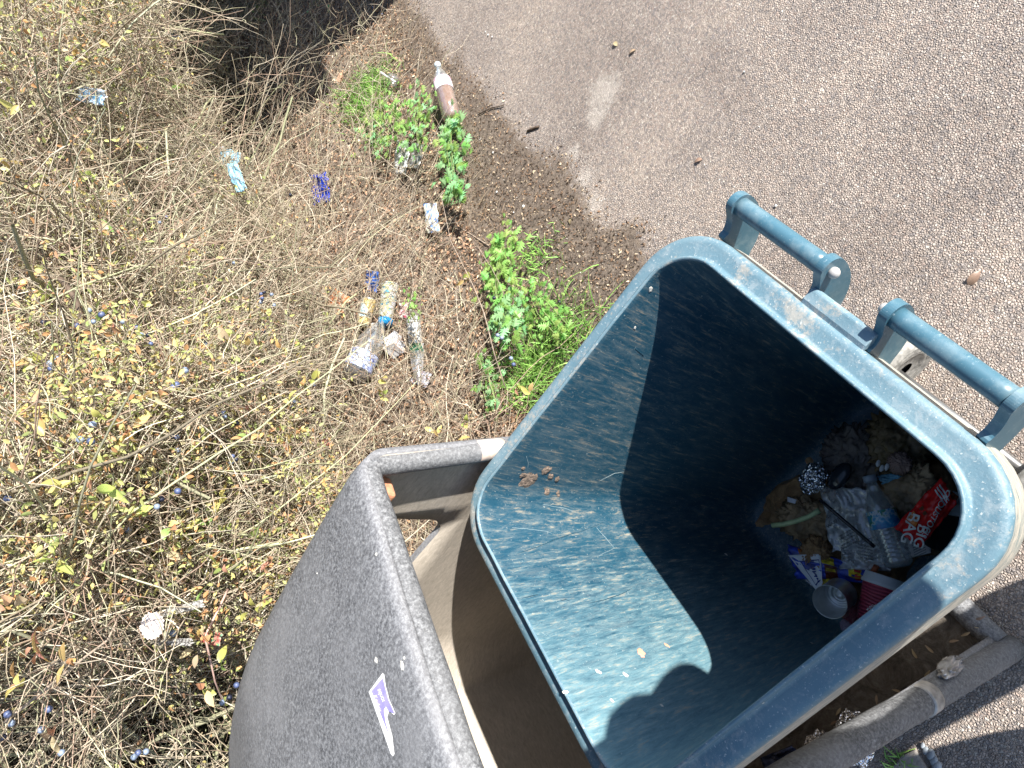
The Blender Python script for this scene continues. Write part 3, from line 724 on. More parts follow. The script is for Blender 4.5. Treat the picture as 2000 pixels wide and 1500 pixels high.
GOLD = plain('golden_print', (.85, .60, .05), .3, var=.35, sc=60); BRN = plain('chocolate_print', (.12, .02, .012), .35, var=.3)
decal((.43, .05, .60, .35), fn, GOLD, 'printed_sweet', pk, .004); decal((.45, .38, .62, .98), fn, BRN, 'printed_sweet', pk, .004); decal((.47, .50, .60, .62), fn, GOLD, 'printed_sweet', pk, .0055)
decal((.15, .02, .36, .22), fn, plain('orange_glow_print', (.6, .2, .05), .3, var=.4), 'printed_sweet', pk, .004); decal((.78, .25, .95, .6), fn, GOLD, 'printed_sweet', pk, .004); decal((.86, .3, .94, .9), fn, plain('red_print', (.55, .03, .03), .35), 'printed_panel', pk, .005)
uvtext('G', .88, .62, -20, .3, 1.4, fn, GOLD, 'lettering', pk, .007)
sheet('gold_film', sheet_fn((1600, 1132), (1630, 1130), (1603, 1158), (1632, 1162), .165, .012, 6, 2), GOLD, None, None, 14, pk)
sheet('foil_edge', sheet_fn((1560, 1120), (1600, 1140), (1600, 1158), (1622, 1166), .150, .008, 6, 12), plain('silver_film', (.6, .6, .62), .2, .6), None, None, 14, pk)
# clear bag with printed warning
CLR = clear_mat('clear_film', (.86, .85, .86), .34, .22)
cb = empty('clear_bag', W(1660, 1030, .2), 'creased clear plastic bag with printed warning text lying under the water bottle', 'plastic bag')
fn = sheet_fn((1600, 950), (1700, 955), (1625, 1080), (1740, 1080), .165, .011, 4, 1)
sheet('film', fn, CLR, None, None, 30, cb, edge=rndedge(.06, 9))
fnb = sheet_fn((1645, 1062), (1715, 1050), (1642, 1112), (1740, 1115), .175, .014, 5, 4)
sheet('film', fnb, CLR, None, None, 24, cb, edge=rndedge(.06, 7))
surf_text('WARN', 1627, 1022, -35, 9, lambda x, y: W(x, y, .200), INK, 'lettering', cb)
for k in range(5): surf_text('keep away from', 1652 + k * 2, 1040 + k * 6, -28, 5, lambda x, y: W(x, y, .200), INK, 'lettering', cb)
for k in range(5): surf_text('small children', 1690, 1066 + k * 6, 12, 5.5, lambda x, y: W(x, y, .202), INK, 'lettering', cb)
decal((.40, .62, .62, .95), fnb, plain('faint_orange_print', (.75, .38, .22), .4), 'printed_panel', cb, -.004)
# black straw, celery, tag
pts = [W(1601 + (1708 - 1601) * k / 8, 976 + (1068 - 976) * k / 8, .215 + .004 * math.sin(k)) for k in range(9)]
o0 = pts[0]; o = link('plastic_stick', tube([p - o0 for p in pts], .0042, 8), plain('black_stick', (.015, .016, .022), .22)); o.location = o0; tag(o, 'long black plastic stick lying across the clear bag', 'stick')
pts = [(1508, 1026), (1530, 1024), (1555, 1018), (1580, 1009), (1600, 997)]
pts = [W(x, y, .215) for x, y in pts]; o0 = pts[0]; o = link('vegetable_stalk', tube([p - o0 for p in pts], [.0065, .0062, .006, .006, .0068], 12), plain('pale_green_stalk', (.52, .62, .32), .4, var=.1, sc=60)); o.location = o0; tag(o, 'pale green vegetable stalk sticking out at the left of the rubbish', 'vegetable stalk')
sheet('paper_tag', sheet_fn((1538, 970), (1556, 976), (1538, 980), (1553, 984), .205, .001, 2, 3), plain('tag_white', (.6, .6, .66), .4), 'small white oval tag above the green stalk', 'tag', 6)
sheet('blue_film_scrap', sheet_fn((1712, 930), (1738, 925), (1725, 946), (1764, 930), .195, .006, 6, 3), plain('dull_blue_film', (.12, .30, .42), .6, var=.3), 'dull blue torn film scrap above the bottle cap', 'film scrap', 14, edge=rndedge(.15, 2))
sheet('paper_leaflet', sheet_fn((1752, 1060), (1815, 1020), (1770, 1092), (1818, 1080), .16, .003, 2, 3), plain('leaflet_paper', (.76, .72, .72), .7, var=.06), 'white printed leaflet poking out under the red snack bag', 'leaflet', 10)
lf = bpy.data.objects['paper_leaflet']
for k in range(9): surf_text('xxxxxxxxxxxx', 1790 + k * 1.0, 1046 + k * 4.6, -26, 4.2, lambda x, y: W(x, y, .1655), INK, 'printed_line', lf, 1.0)
# small clear water bottle
def along(p0, p1, prof, mm, name, parent=None, seg=32, caps=True):
    v, f = lathe(prof, seg, caps); Mx = axis_matrix(p0, p1)
    base = parent.location if parent else p0
    o = link(name, pydata(name, [Mx @ Vector(q) - base for q in v], f), mm, parent)
    if not parent: o.location = p0
    return o
CLEAR = clear_mat('clear_bottle_plastic', (.88, .91, .93), .16, .10)
p0, p1 = W(1700, 938, .205), W(1757, 1108, .19); Lb = (p1 - p0).length
wb = empty('water_bottle', p0, 'clear ribbed plastic water bottle with a blue label in the teal bin', 'bottle')
rb = .031
pr = [(.0115, .0), (.0115, .012), (.014, .016), (.0125, .02), (.018, .032), (.027, .05), (rb, .068), (rb, .105)]
z = .105
while z < Lb - .018: pr += [(rb, z), (rb - .0022, z + .004), (rb, z + .008)]; z += .0095
pr += [(rb - .002, Lb - .008), (rb - .009, Lb - .001), (.012, Lb - .004), (.001, Lb - .008)]
along(p0, p1, pr, CLEAR, 'bottle_body', wb)
along(p0 - (p1 - p0).normalized() * .003, p1, [(.001, -.008), (.0135, -.008), (.0145, -.006), (.0145, .006), (.0125, .007)], plain('grey_blue_cap', (.30, .36, .44), .4), 'cap', wb)
m, t, b = mat('blue_label'); vv = coords(t); 
gg = noise_n(t, vv, 25, 3); L(t, ramp(t, gg, [(.40, (.02, .15, .42)), (.47, (.05, .30, .55)), (.52, (.55, .65, .7)), (.56, (.05, .22, .06)), (.62, (.03, .25, .50))]), b.inputs['Base Color']); b.inputs['Roughness'].default_value = .3
along(p0 + (p1 - p0).normalized() * .070, p1, [(rb + .0006, 0), (rb + .0006, .040)], m, 'label', wb, 40, False)
ax_ = (p1 - p0).normalized()
def on_bottle(x, y):                           # project to bottle cylinder
    o, d = ray(x, y); w = o - p0; dd_ = d - ax_ * d.dot(ax_); ww = w - ax_ * w.dot(ax_); R_ = rb + .0016
    a, b_, c = dd_.dot(dd_), 2 * dd_.dot(ww), ww.dot(ww) - R_ * R_; disc = b_ * b_ - 4 * a * c
    if disc < 0: return o + d * (-b_ / (2 * a))
    return o + d * ((-b_ - math.sqrt(disc)) / (2 * a))
surf_text('IARRA', 1708, 1004, -4, 9, on_bottle, WINK, 'lettering', wb)
# open tin can seen from above
TIN = plain('tin_plate', (.72, .73, .72), .32, .7, var=.12, sc=20)
pc = W(1643, 1158, .175); axc = (Vector((0, 0, 1)) + Vector((-.0, -.10, 0)) + NN * .0).normalized()
cv, cf = lathe([(.001, -.004), (.0345, -.002), (.0365, .004), (.0355, .010), (.0355, .03), (.035, .032), (.0355, .034), (.0355, .07), (.0365, .079), (.0375, .081), (.038, .079), (.0375, .076), (.0368, .07), (.0348, .012), (.0335, .006), (.030, .005), (.029, .0085), (.024, .0085), (.023, .006), (.019, .006), (.018, .009), (.012, .009), (.0115, .0065), (.001, .0065)], 48)
o = link('tin_can', pydata('tin_can', cv, cf), TIN); o.location = pc; o.rotation_euler = (.05, -.20, 0); tag(o, 'open empty tin can with concentric rings standing beside the dark red paper cup', 'tin can')
# dark red paper cup with white lid
p0, p1 = W(1724, 1140, .190), W(1700, 1232, .205)
cup = empty('paper_cup', p0, 'dark red ribbed paper coffee cup lettered MOCHA with a white lid', 'paper cup')
m, t, b = mat('maroon_ribbed_card'); wv = N(t, 'ShaderNodeTexWave'); wv.inputs['Scale'].default_value = 42; wv.inputs['Distortion'].default_value = 3.5; wv.inputs['Detail'].default_value = .5; wv.inputs['Detail Scale'].default_value = .6
L(t, coords(t), wv.inputs['Vector']); L(t, ramp(t, wv.outputs['Fac'], [(.3, (.28, .02, .05)), (.8, (.50, .07, .12))]), b.inputs['Base Color']); b.inputs['Roughness'].default_value = .5; bump(t, b, wv.outputs['Fac'], .6, .003)
along(p0, p1, [(.041, 0), (.040, .004), (.030, .10), (.001, .1)], m, 'cup_wall', cup, 40)
LID = plain('white_lid_plastic', (.72, .72, .74), .3, var=.03)
along(p0, p1, [(.001, -.014), (.030, -.014), (.034, -.012), (.0385, -.018), (.0395, -.017), (.0415, -.002), (.0435, .0), (.0435, .006), (.0415, .007)], LID, 'lid', cup, 40)
for k, ch in enumerate('MOCHA'):
    a = k - 2; surf_text(ch, 1704 + a * 4.4 + 0, 1187 - (4 - a * a) * .8 - a * 1.5, a * 16 - 25, 6, lambda x, y: (lambda o_d: o_d[0] + o_d[1] * ((W(x, y, .245) - o_d[0]).length))(ray(x, y)), WINK, 'lettering', cup)
# black cup with white lid at the handle side
p0, p1 = W(1852, 985, .185), W(1826, 1095, .135)
cup = empty('paper_cup', p0, 'black paper coffee cup with white lid beside the red snack bag', 'paper cup')
along(p0, p1, [(.041, 0), (.040, .004), (.030, .10), (.001, .1)], plain('black_card', (.012, .012, .016), .5), 'cup_wall', cup, 40)
along(p0, p1, [(.001, -.012), (.030, -.012), (.034, -.010), (.0385, -.018), (.0395, -.017), (.0415, -.002), (.0435, .0), (.0435, .006), (.0415, .007)], LID, 'lid', cup, 40)
# rest
for x, y, z, lab, c, s, sd_ in ((1665, 1195, .12, 'crinkled dark pink wrapper below the tin can', (.32, .06, .09), (1.3, .6, .4), 1), (1655, 1180, .13, 'crinkled pale pink wrapper scrap touching the tin can', (.5, .2, .2), (1.2, .4, .3), 5), (1655, 1222, .12, 'lilac crumpled tissue peeping out under the near rim', (.5, .38, .5), (.6, .6, .4), 8)):
    crumple('wrapper_scrap', W(x, y, z), .028, lab, s, sd_, plain('crinkly_%d' % sd_, c, .35, var=.2), 'wrapper')
pts = [W(1702, 1122, .185), W(1712, 1106, .195)]; o = link('cigarette_end', tube([Vector((0, 0, 0)), pts[1] - pts[0]], .0065, 10), plain('orange_butt', (.40, .10, .035), .6)); o.location = pts[0]; tag(o, 'short orange brown stub lying between the water bottle and the red cup', 'cigarette end')
sheet('wrapper_scrap', sheet_fn((1838, 985), (1858, 958), (1856, 1000), (1872, 970), .24, .004, 3, 3), plain('orange_red_card', (.42, .09, .04), .5), 'orange red card flap above the black cup lid', 'wrapper', 8)
for x, y, s_ in ((1715, 905, 1), (1732, 912, 2), (1722, 915, 3)):
    crumple('plastic_scrap', W(x, y, .21), .008, 'tiny shiny white plastic scrap %s the blue film scrap' % ('left of', 'touching', 'just above')[s_ - 1], (1, .5, .5), s_, LID, 'plastic scrap')
rf = random.Random(5)
# things fallen into the housing next to the bin
crumple('crumpled_foil', W(1668, 1442, .08), .060, 'large crumpled foil piece leaning on the housing jamb', (1, .75, .5), 11)
crumple('crumpled_foil', W(1590, 1490, .08), .060, 'long crumpled foil strip lying low at the bottom edge of the picture', (1.3, .55, .4), 12)
sheet('snack_wrapper', sheet_fn((1485, 1480), (1548, 1455), (1500, 1530), (1560, 1480), .09, .012, 4, 3), plain('dark_blue_foil', (.05, .07, .16), .25, .6, var=.5), 'dark blue shiny wrapper squeezed beneath the bin rim beside the foil', 'wrapper', 12)
TANL = leaf_mat('dry_tan_leaf', (.36, .27, .18), (.24, .16, .10), .15)
def leaf_mesh(name, Lf, Wd, fold=.25, curl=.2, seg=5):
    v = []; f = []
    for i in range(seg + 1):
        s = i / seg; w = Wd * .5 * (math.sin(math.pi * s ** .8) ** .8) + (.0006 if i in (0, seg) else 0); z = curl * Lf * (s - .5) ** 2 * -1.5
        v += [(-w, s * Lf, z + w * fold), (0, s * Lf, z), (w, s * Lf, z + w * fold)]
    for i in range(seg): q = i * 3; f += [(q, q + 1, q + 4, q + 3), (q + 1, q + 2, q + 5, q + 4)]
    return pydata(name, v, f)
dl = leaf_mesh('dry_leaf', .022, .006)
for k in range(14):
    x = rf.uniform(1600, 1930); y = 1480 - (x - 1600) * .66 + rf.uniform(-70, -5)
    o = link('dry_leaf', dl, TANL if k == 0 else None); o.location = W(x, y, .062); o.rotation_euler = (rf.uniform(-.4, .4), rf.uniform(-.4, .4), rf.uniform(0, 6)); tag(o, 'small dry leaf fallen on the dirty floor of the litter bin housing', 'leaf', 'dry leaves on the housing floor')

# ================================================================== blackthorn hedge
HG = empty('blackthorn_hedge', (-.6, 3.2, 0), 'tangled blackthorn hedge of bare tan twigs with yellowing leaves and blue sloes beyond the bins', 'hedge')
HO = np.array([-.6, 3.2, 0])
def dface(z): return np.interp(z, [0, .15, .3, .6, .9, 1.2, 1.6, 2.4], [1.15, 1.0, .85, .52, .28, .12, .05, .2])
def dtz(d, t_, z): return np.stack([ED0[0] + EN[0] * d + ET[0] * t_, ED0[1] + EN[1] * d + ET[1] * t_, z], -1)
def face_off(t_, z): return .16 * snoise(t_ * 2.2, z * 3.0) + .07 * snoise(z * 7, t_ * 6) + .55 * sstep(1.15, 1.9, t_) * (1 - sstep(1.0, 1.5, z)) - .12 * sstep(-.2, -.8, t_)
P1n = np.array(P1[:2]); An = np.array(A[:2]); Nn = np.array(NN[:2])
def free(p):                                   # clear of the housing
    q = p[:, :2] - P1n; a_ = q @ An; n_ = q @ Nn
    return (a_ > .045) | (n_ > .98) | (a_ < -.85)
def in_view(p, mg=120):
    x, y, z = PX(p); return (z > .2) & (x > -mg) & (x < 2000 + mg) & (y > -mg) & (y < 1500 + mg)
def behind_cam_ok(p, near=.95): return np.linalg.norm(p - [0, 0, H], axis=1) > near
def sample_shell(n, dl0, dl1, z0=.12, z1=2.25, t0=-2.2, t1=6.0, pw=1.7):
    out = []; tot = 0
    while tot < n:
        k = n * 6
        t_ = rng.uniform(t0, t1, k); z = rng.uniform(z0, z1, k); dl = rng.uniform(dl0, dl1, k)
        p = dtz(dface(z) + face_off(t_, z) + dl, t_, z + 0 * t_)
        gzz = gz(p[:, 0], p[:, 1])
        ds = np.linalg.norm(p - [0, 0, H], axis=1)
        ok = (rng.uniform(0, 1, k) < (1.25 / ds) ** pw) & in_view(p) & free(p) & (ds > 1.0) & (p[:, 2] > gzz)
        out.append(p[ok]); tot += ok.sum()
    return np.concatenate(out)[:n]
def unit(v): return v / np.maximum(np.linalg.norm(v, axis=-1, keepdims=True), 1e-9)
def twigs(P0, D0, Ln, R0, col, seg=4, wob=.35, taper=.45, sides=3):
    n = len(P0); P = P0.copy(); D = D0.copy(); pts = [P.copy()]
    for i in range(seg):
        P = P + D * (Ln / seg)[:, None]; pts.append(P.copy()); D = unit(D + rng.normal(0, wob, (n, 3)) * [1, 1, .8])
    pts = np.stack(pts, 1)
    fl = pts.reshape(-1, 3); okp = (free(fl) | (fl[:, 2] > 1.32)).reshape(pts.shape[:2]).all(1)
    pts = pts[okp]; R0 = R0[okp]; col = col[okp]; n = len(pts)
    #                                                  # n, seg+1, 3
    tg = unit(np.gradient(pts, axis=1)); ref = np.where(np.abs(tg[:, :, 2:3]) < .9, [[[0, 0, 1.0]]], [[[1.0, 0, 0]]])
    s = unit(np.cross(tg, ref)); u = np.cross(s, tg)
    rad = R0[:, None] * np.linspace(1, taper, seg + 1)[None]
    V = []
    for k in range(sides):
        a = 2 * math.pi * k / sides; V.append(pts + (s * math.cos(a) + u * math.sin(a)) * rad[..., None])
    V = np.stack(V, 2)                                                        # n, seg+1, sides, 3
    idx = np.arange(n * (seg + 1) * sides).reshape(n, seg + 1, sides); Fs = []
    for k in range(sides):
        k2 = (k + 1) % sides; Fs.append(np.stack([idx[:, :-1, k], idx[:, :-1, k2], idx[:, 1:, k2], idx[:, 1:, k]], -1).reshape(-1, 4))
    Cc = np.repeat(col, (seg + 1) * sides, 0)
    return V.reshape(-1, 3), np.concatenate(Fs), Cc, pts
def merge(parts):
    V = []; Fs = []; Cc = []; o = 0
    for v, f, c in parts: V.append(v); Fs.append(f + o); Cc.append(c); o += len(v)
    return np.concatenate(V), np.concatenate(Fs), np.concatenate(Cc)
def pick(cols, n, w=None, jit=.18):
    c = np.array(cols)[rng.choice(len(cols), n, p=w)]; return np.clip(c * (1 + rng.normal(0, jit, (n, 1))), .005, .9)
TW = [(.50, .43, .33), (.44, .37, .28), (.38, .32, .23), (.56, .50, .40), (.28, .21, .15), (.42, .40, .27), (.36, .26, .20)]
OL = [(.46, .46, .28), (.38, .39, .24), (.32, .31, .21), (.20, .17, .12), (.54, .54, .38)]
TWIG = attr_mat('twig_bark', .8, .3, 300)
def dirs(n, up=.35, out=.35):
    g = rng.normal(0, 1, (n, 3)); g += np.array([-EN[0] * out, -EN[1] * out, up]) ; return unit(g)
def hz(px, py, back=.05):                     # height at which the view line meets the hedge face, less a little
    o, d = ray(px, py)
    for k in range(60, 500):
        p = o + d * (k * .012)
        d_, t_ = dt(p.x, p.y); q = np.array([[p.x, p.y, p.z]])
        if d_ > float(dface(p.z) + face_off(t_, p.z)) and bool(free(q)[0]) and p.z > float(gz(p.x, p.y)): return (p - d * back).z
        if p.z < float(gz(p.x, p.y)) + .02: return p.z
    return p.z
# thick stems
p = sample_shell(420, .12, .9, .1, 1.6, pw=1.0); n = len(p)
vst, fst, cst, _ = twigs(p, dirs(n, .9, .15), rng.uniform(.35, .9, n), rng.uniform(.0045, .0095, n), pick(OL, n), 7, .16, .55, 6)
o = link('stems', from_np('stems', vst - HO, fst, cst, True), TWIG, HG); kind(o, 'stuff')
# branches and twigs
parts = []
p = sample_shell(420, -.02, .30, .3, 2.0, pw=1.5); n = len(p)
v_, f_, c_, _ = twigs(p, dirs(n, .7, .2), rng.uniform(.35, .8, n), rng.uniform(.0026, .0048, n), pick(OL, n) * .9, 8, .13, .4, 3); parts.append((v_, f_, c_))
p = sample_shell(11500, -.04, .40); n = len(p)
v_, f_, c_, pt = twigs(p, dirs(n), rng.uniform(.14, .42, n), rng.uniform(.0011, .0025, n), pick(TW, n), 6, .22); parts.append((v_, f_, c_)); n = len(pt)
# side twigs growing from those branches
k = rng.integers(1, 6, n * 3); b0 = np.repeat(np.arange(n), 3); ps = pt[b0, k]; dd0 = unit(pt[b0, k] - pt[b0, k - 1])
dside = unit(dd0 * .55 + rng.normal(0, .75, (len(b0), 3)))
v_, f_, c_, pt2 = twigs(ps, dside, rng.uniform(.04, .16, len(b0)), rng.uniform(.0009, .0017, len(b0)), pick(TW, len(b0)), 4, .22); parts.append((v_, f_, c_))
p = sample_shell(13000, .10, .75, pw=1.4); n = len(p)
v_, f_, c_, _ = twigs(p, dirs(n, .2, .1), rng.uniform(.06, .24, n), rng.uniform(.0010, .0019, n), pick(TW + OL, n) * .78, 4, .3); parts.append((v_, f_, c_))
v_, f_, c_ = merge(parts)
o = link('twigs', from_np('twigs', v_ - HO, f_, c_), TWIG, HG); kind(o, 'stuff')
# dense brush in the depth of the hedge
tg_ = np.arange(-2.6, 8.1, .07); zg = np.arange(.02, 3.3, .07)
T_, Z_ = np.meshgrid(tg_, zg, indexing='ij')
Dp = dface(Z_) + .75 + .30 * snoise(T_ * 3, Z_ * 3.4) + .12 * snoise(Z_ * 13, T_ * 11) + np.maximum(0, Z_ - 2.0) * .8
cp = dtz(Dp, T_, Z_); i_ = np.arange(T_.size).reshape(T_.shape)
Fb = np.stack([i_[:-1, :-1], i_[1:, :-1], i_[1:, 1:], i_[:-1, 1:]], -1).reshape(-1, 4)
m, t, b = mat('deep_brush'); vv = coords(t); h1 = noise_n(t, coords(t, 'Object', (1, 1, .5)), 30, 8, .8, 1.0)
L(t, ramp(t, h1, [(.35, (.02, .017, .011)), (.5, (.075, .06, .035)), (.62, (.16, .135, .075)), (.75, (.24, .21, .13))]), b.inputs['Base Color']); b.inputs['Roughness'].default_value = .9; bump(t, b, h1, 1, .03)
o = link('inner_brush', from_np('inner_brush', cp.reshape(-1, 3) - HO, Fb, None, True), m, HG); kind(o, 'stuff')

# low arching twigs over the litter at the foot of the hedge
def sample_foot(n, t0=-1.1, t1=4.5, d0=-.05, d1=1.2, zmax=.5):
    t_ = rng.uniform(t0, t1, n * 4); d = rng.uniform(d0, d1, n * 4) ; z = rng.uniform(.0, 1, n * 4) ** 2 * zmax * np.clip((d + .05) / .6, .05, 1)
    p = dtz(d, t_, z); p[:, 2] += gz(p[:, 0], p[:, 1]); ds = np.linalg.norm(p - [0, 0, H], axis=1)
    ok = in_view(p) & free(p) & (rng.uniform(0, 1, len(p)) < (1.6 / ds) ** 1.2); return p[ok][:n]
p = sample_foot(3600, d0=.08, zmax=.6); n = len(p)
g = rng.normal(0, 1, (n, 3)) * [1, 1, .35]; g[:, :2] -= EN * .5
v1, f1, c1, pt = twigs(p, unit(g), rng.uniform(.12, .55, n), rng.uniform(.0011, .0024, n), pick(TW, n), 7, .17); n = len(pt)
kk = rng.integers(1, 7, n * 2); b0 = np.repeat(np.arange(n), 2); dd0 = unit(pt[b0, kk] - pt[b0, kk - 1])
v2, f2, c2, _ = twigs(pt[b0, kk], unit(dd0 * .6 + rng.normal(0, .6, (len(b0), 3))), rng.uniform(.04, .18, len(b0)), rng.uniform(.0007, .0014, len(b0)), pick(TW, len(b0)), 4, .2)
v_, f_, c_ = merge([(v1, f1, c1), (v2, f2, c2)])
o = link('low_twigs', from_np('low_twigs', v_ - HO, f_, c_), TWIG, HG); kind(o, 'stuff')

# ------------------------------------------------------------------ dead leaves and twig bits on the ground
def bits(n, size, cols, name, label, cat, t0=-1.3, t1=5.5, d0=-.5, d1=1.35, zup=.03, asp=(.3, .6), w=None, extra=None):
    t_ = rng.uniform(t0, t1, n * 5); d = rng.uniform(d0, d1, n * 5)
    p = dtz(d, t_, t_ * 0); dens = sstep(-.42, .10, d + .5 * (soil_edge(t_) - .25)) if extra is None else soil_amt(p[:, 0], p[:, 1]) ; ds = np.linalg.norm(p - [0, 0, H], axis=1)
    ok = in_view(p) & (rng.uniform(0, 1, len(p)) < dens * (2.0 / ds) ** 1.0); p = p[ok][:n]; d = d[ok][:n]; n = len(p)
    kf = free(p); p = p[kf]; d = d[kf]; n = len(p)
    p[:, 2] = gz(p[:, 0], p[:, 1]) + .003 + rng.uniform(0, 1, n) * zup * np.clip(d + .1, .05, 1)
    L_ = rng.uniform(size[0], size[1], n)[:, None]; Wd_ = L_ * rng.uniform(asp[0], asp[1], n)[:, None]
    a = unit(rng.normal(0, 1, (n, 3)) * [1, 1, .35]); up = unit(rng.normal(0, .45, (n, 3)) + [0, 0, 1]); s = unit(np.cross(a, up)); up = np.cross(s, a)
    q = [p - a * L_ * .5, p + s * Wd_ * .5 - up * Wd_ * .15, p + a * L_ * .5, p - s * Wd_ * .5 - up * Wd_ * .15, p + up * Wd_ * .18]
    V = np.stack(q, 1).reshape(-1, 3); i = np.arange(n)[:, None] * 5
    F3 = np.concatenate([i + [0, 1, 4], i + [1, 2, 4], i + [2, 3, 4], i + [3, 0, 4]])
    o = link(name, from_np(name, V, F3, np.repeat(pick(cols, n, w), 5, 0)), attr_mat(name + '_material', .7, .3, 120)); kind(o, 'stuff'); tag(o, label, cat); return o
bits(34000, (.008, .028), [(.46, .28, .17), (.54, .38, .25), (.32, .18, .11), (.66, .53, .38), (.10, .06, .04), (.14, .08, .05), (.50, .30, .19)], 'dead_leaves', 'brown and tan dead leaf litter under the hedge', 'dead leaves', d0=-.05, zup=.06)
bits(15000, (.005, .018), [(.24, .15, .09), (.14, .09, .06), (.46, .36, .25), (.07, .05, .035)], 'soil_crumbs', 'dark crumbs and leaf bits scattered on the soil beside the path', 'soil crumbs', d0=-.9, d1=.1, zup=.003, extra=1)
p = sample_foot(9000, d0=-.25, zmax=.06); n = len(p); g = rng.normal(0, 1, (n, 3)) * [1, 1, .25]
v_, f_, c_, _ = twigs(p + [0, 0, .006], unit(g), rng.uniform(.02, .09, n), rng.uniform(.0006, .0014, n), pick([(.36, .27, .18), (.26, .17, .11), (.42, .34, .24), (.15, .1, .07)], n), 3, .22)
o = link('twig_litter', from_np('twig_litter', v_, f_, c_), TWIG); kind(o, 'stuff'); tag(o, 'fine broken twigs lying in the leaf litter', 'twig litter')
# small stones
n = 1500; t_ = rng.uniform(-.6, 4, n); d = rng.uniform(-.75, .3, n); p = dtz(d, t_, t_ * 0); ok = in_view(p); p = p[ok]; n = len(p); p[:, 2] = gz(p[:, 0], p[:, 1]) + .001
r_ = rng.uniform(.0012, .0038, n)[:, None, None]; oc = np.array([[1, 0, 0], [-1, 0, 0], [0, 1, 0], [0, -1, 0], [0, 0, .7], [0, 0, -.7]]) * rng.uniform(.7, 1.2, (n, 6, 1))
V = (p[:, None] + oc * r_).reshape(-1, 3); i = np.arange(n)[:, None] * 6
F3 = np.concatenate([i + list(q) for q in ((0, 2, 4), (2, 1, 4), (1, 3, 4), (3, 0, 4), (2, 0, 5), (1, 2, 5), (3, 1, 5), (0, 3, 5))])
o = link('grit', from_np('grit', V, F3, np.repeat(pick([(.5, .46, .4), (.3, .27, .24), (.6, .58, .55), (.15, .13, .12)], n), 6, 0)), attr_mat('grit_material', .8)); kind(o, 'stuff'); tag(o, 'pale grit scattered over the soil along the path', 'grit')

# ------------------------------------------------------------------ leaves and sloes of the hedge
LM = [leaf_mat('leaf_yellow_green', (.40, .46, .12), (.55, .55, .18)), leaf_mat('leaf_green', (.24, .36, .10), (.40, .48, .18)), leaf_mat('leaf_orange', (.66, .36, .17), (.62, .46, .20)),
      leaf_mat('leaf_yellow', (.58, .50, .18), (.52, .40, .16)), leaf_mat('leaf_salmon', (.66, .36, .25), (.52, .30, .18)), leaf_mat('leaf_pale_tan', (.60, .50, .32), (.52, .40, .26))]
LW = [.27, .15, .18, .22, .09, .09]
shapes = [leaf_mesh('leaf', .031, .015, .3, .25), leaf_mesh('leaf', .026, .016, .2, .5), leaf_mesh('leaf', .034, .014, .45, .1)]
lib = []
for sI, sh in enumerate(shapes):
    for mm in LM:
        c_ = sh.copy(); c_.materials.append(mm); lib.append(c_)
def cluster_pts(n, dl0, dl1):
    p = sample_shell(n * 6, dl0, dl1, .5, 2.2, pw=1.6); x, y, z = PX(p)
    # leaves gather at the left and low in the picture, the middle is bare
    q = p[:, :2] - ED0; tt = q @ ET
    dens = .07 + .9 * sstep(.75, -.25, tt) + .75 * sstep(.95, 1.4, tt) * sstep(1.25, 1.7, p[:, 2]) + .35 * sstep(1.35, 1.6, p[:, 2])
    dens *= .25 + sstep(-.1, .5, snoise(tt * 9, p[:, 2] * 11))
    return p[rng.uniform(0, 1, len(p)) < dens][:n]
pl = cluster_pts(300, -.24, -.06)
pl = np.repeat(pl, 1, 0)
cnt = 0
seeds = pl[:75]
for sp in seeds:                               # sprays of three to five leaves on a twig tip
    dirv = Vector(unit(rng.normal(0, 1, 3) + np.array([-EN[0] * .6, -EN[1] * .6, .5])).tolist()); gcol = int(rng.choice(6, p=LW))
    for j in range(int(rng.integers(3, 6))):
        if cnt >= 292: break
        mi_ = gcol if rng.uniform() < .6 else int(rng.choice(6, p=LW)); me = lib[int(rng.integers(0, 3)) * 6 + mi_]
        o = bpy.data.objects.new('leaf', me); C.objects.link(o); o.parent = HG
        pos = Vector((sp - HO).tolist()) + dirv * (j * .014)
        dd = (dirv + Vector(rng.normal(0, .6, 3).tolist())).normalized(); up = (Vector((.25, -.35, 1)) + Vector(rng.normal(0, .45, 3).tolist()))
        s = dd.cross(up).normalized(); u_ = s.cross(dd)
        k_ = float(rng.uniform(.75, 1.25)); mtx = Matrix((s, dd, u_)).transposed().to_4x4(); o.matrix_local = Matrix.Translation(pos) @ mtx @ Matrix.Scale(k_, 4); cnt += 1
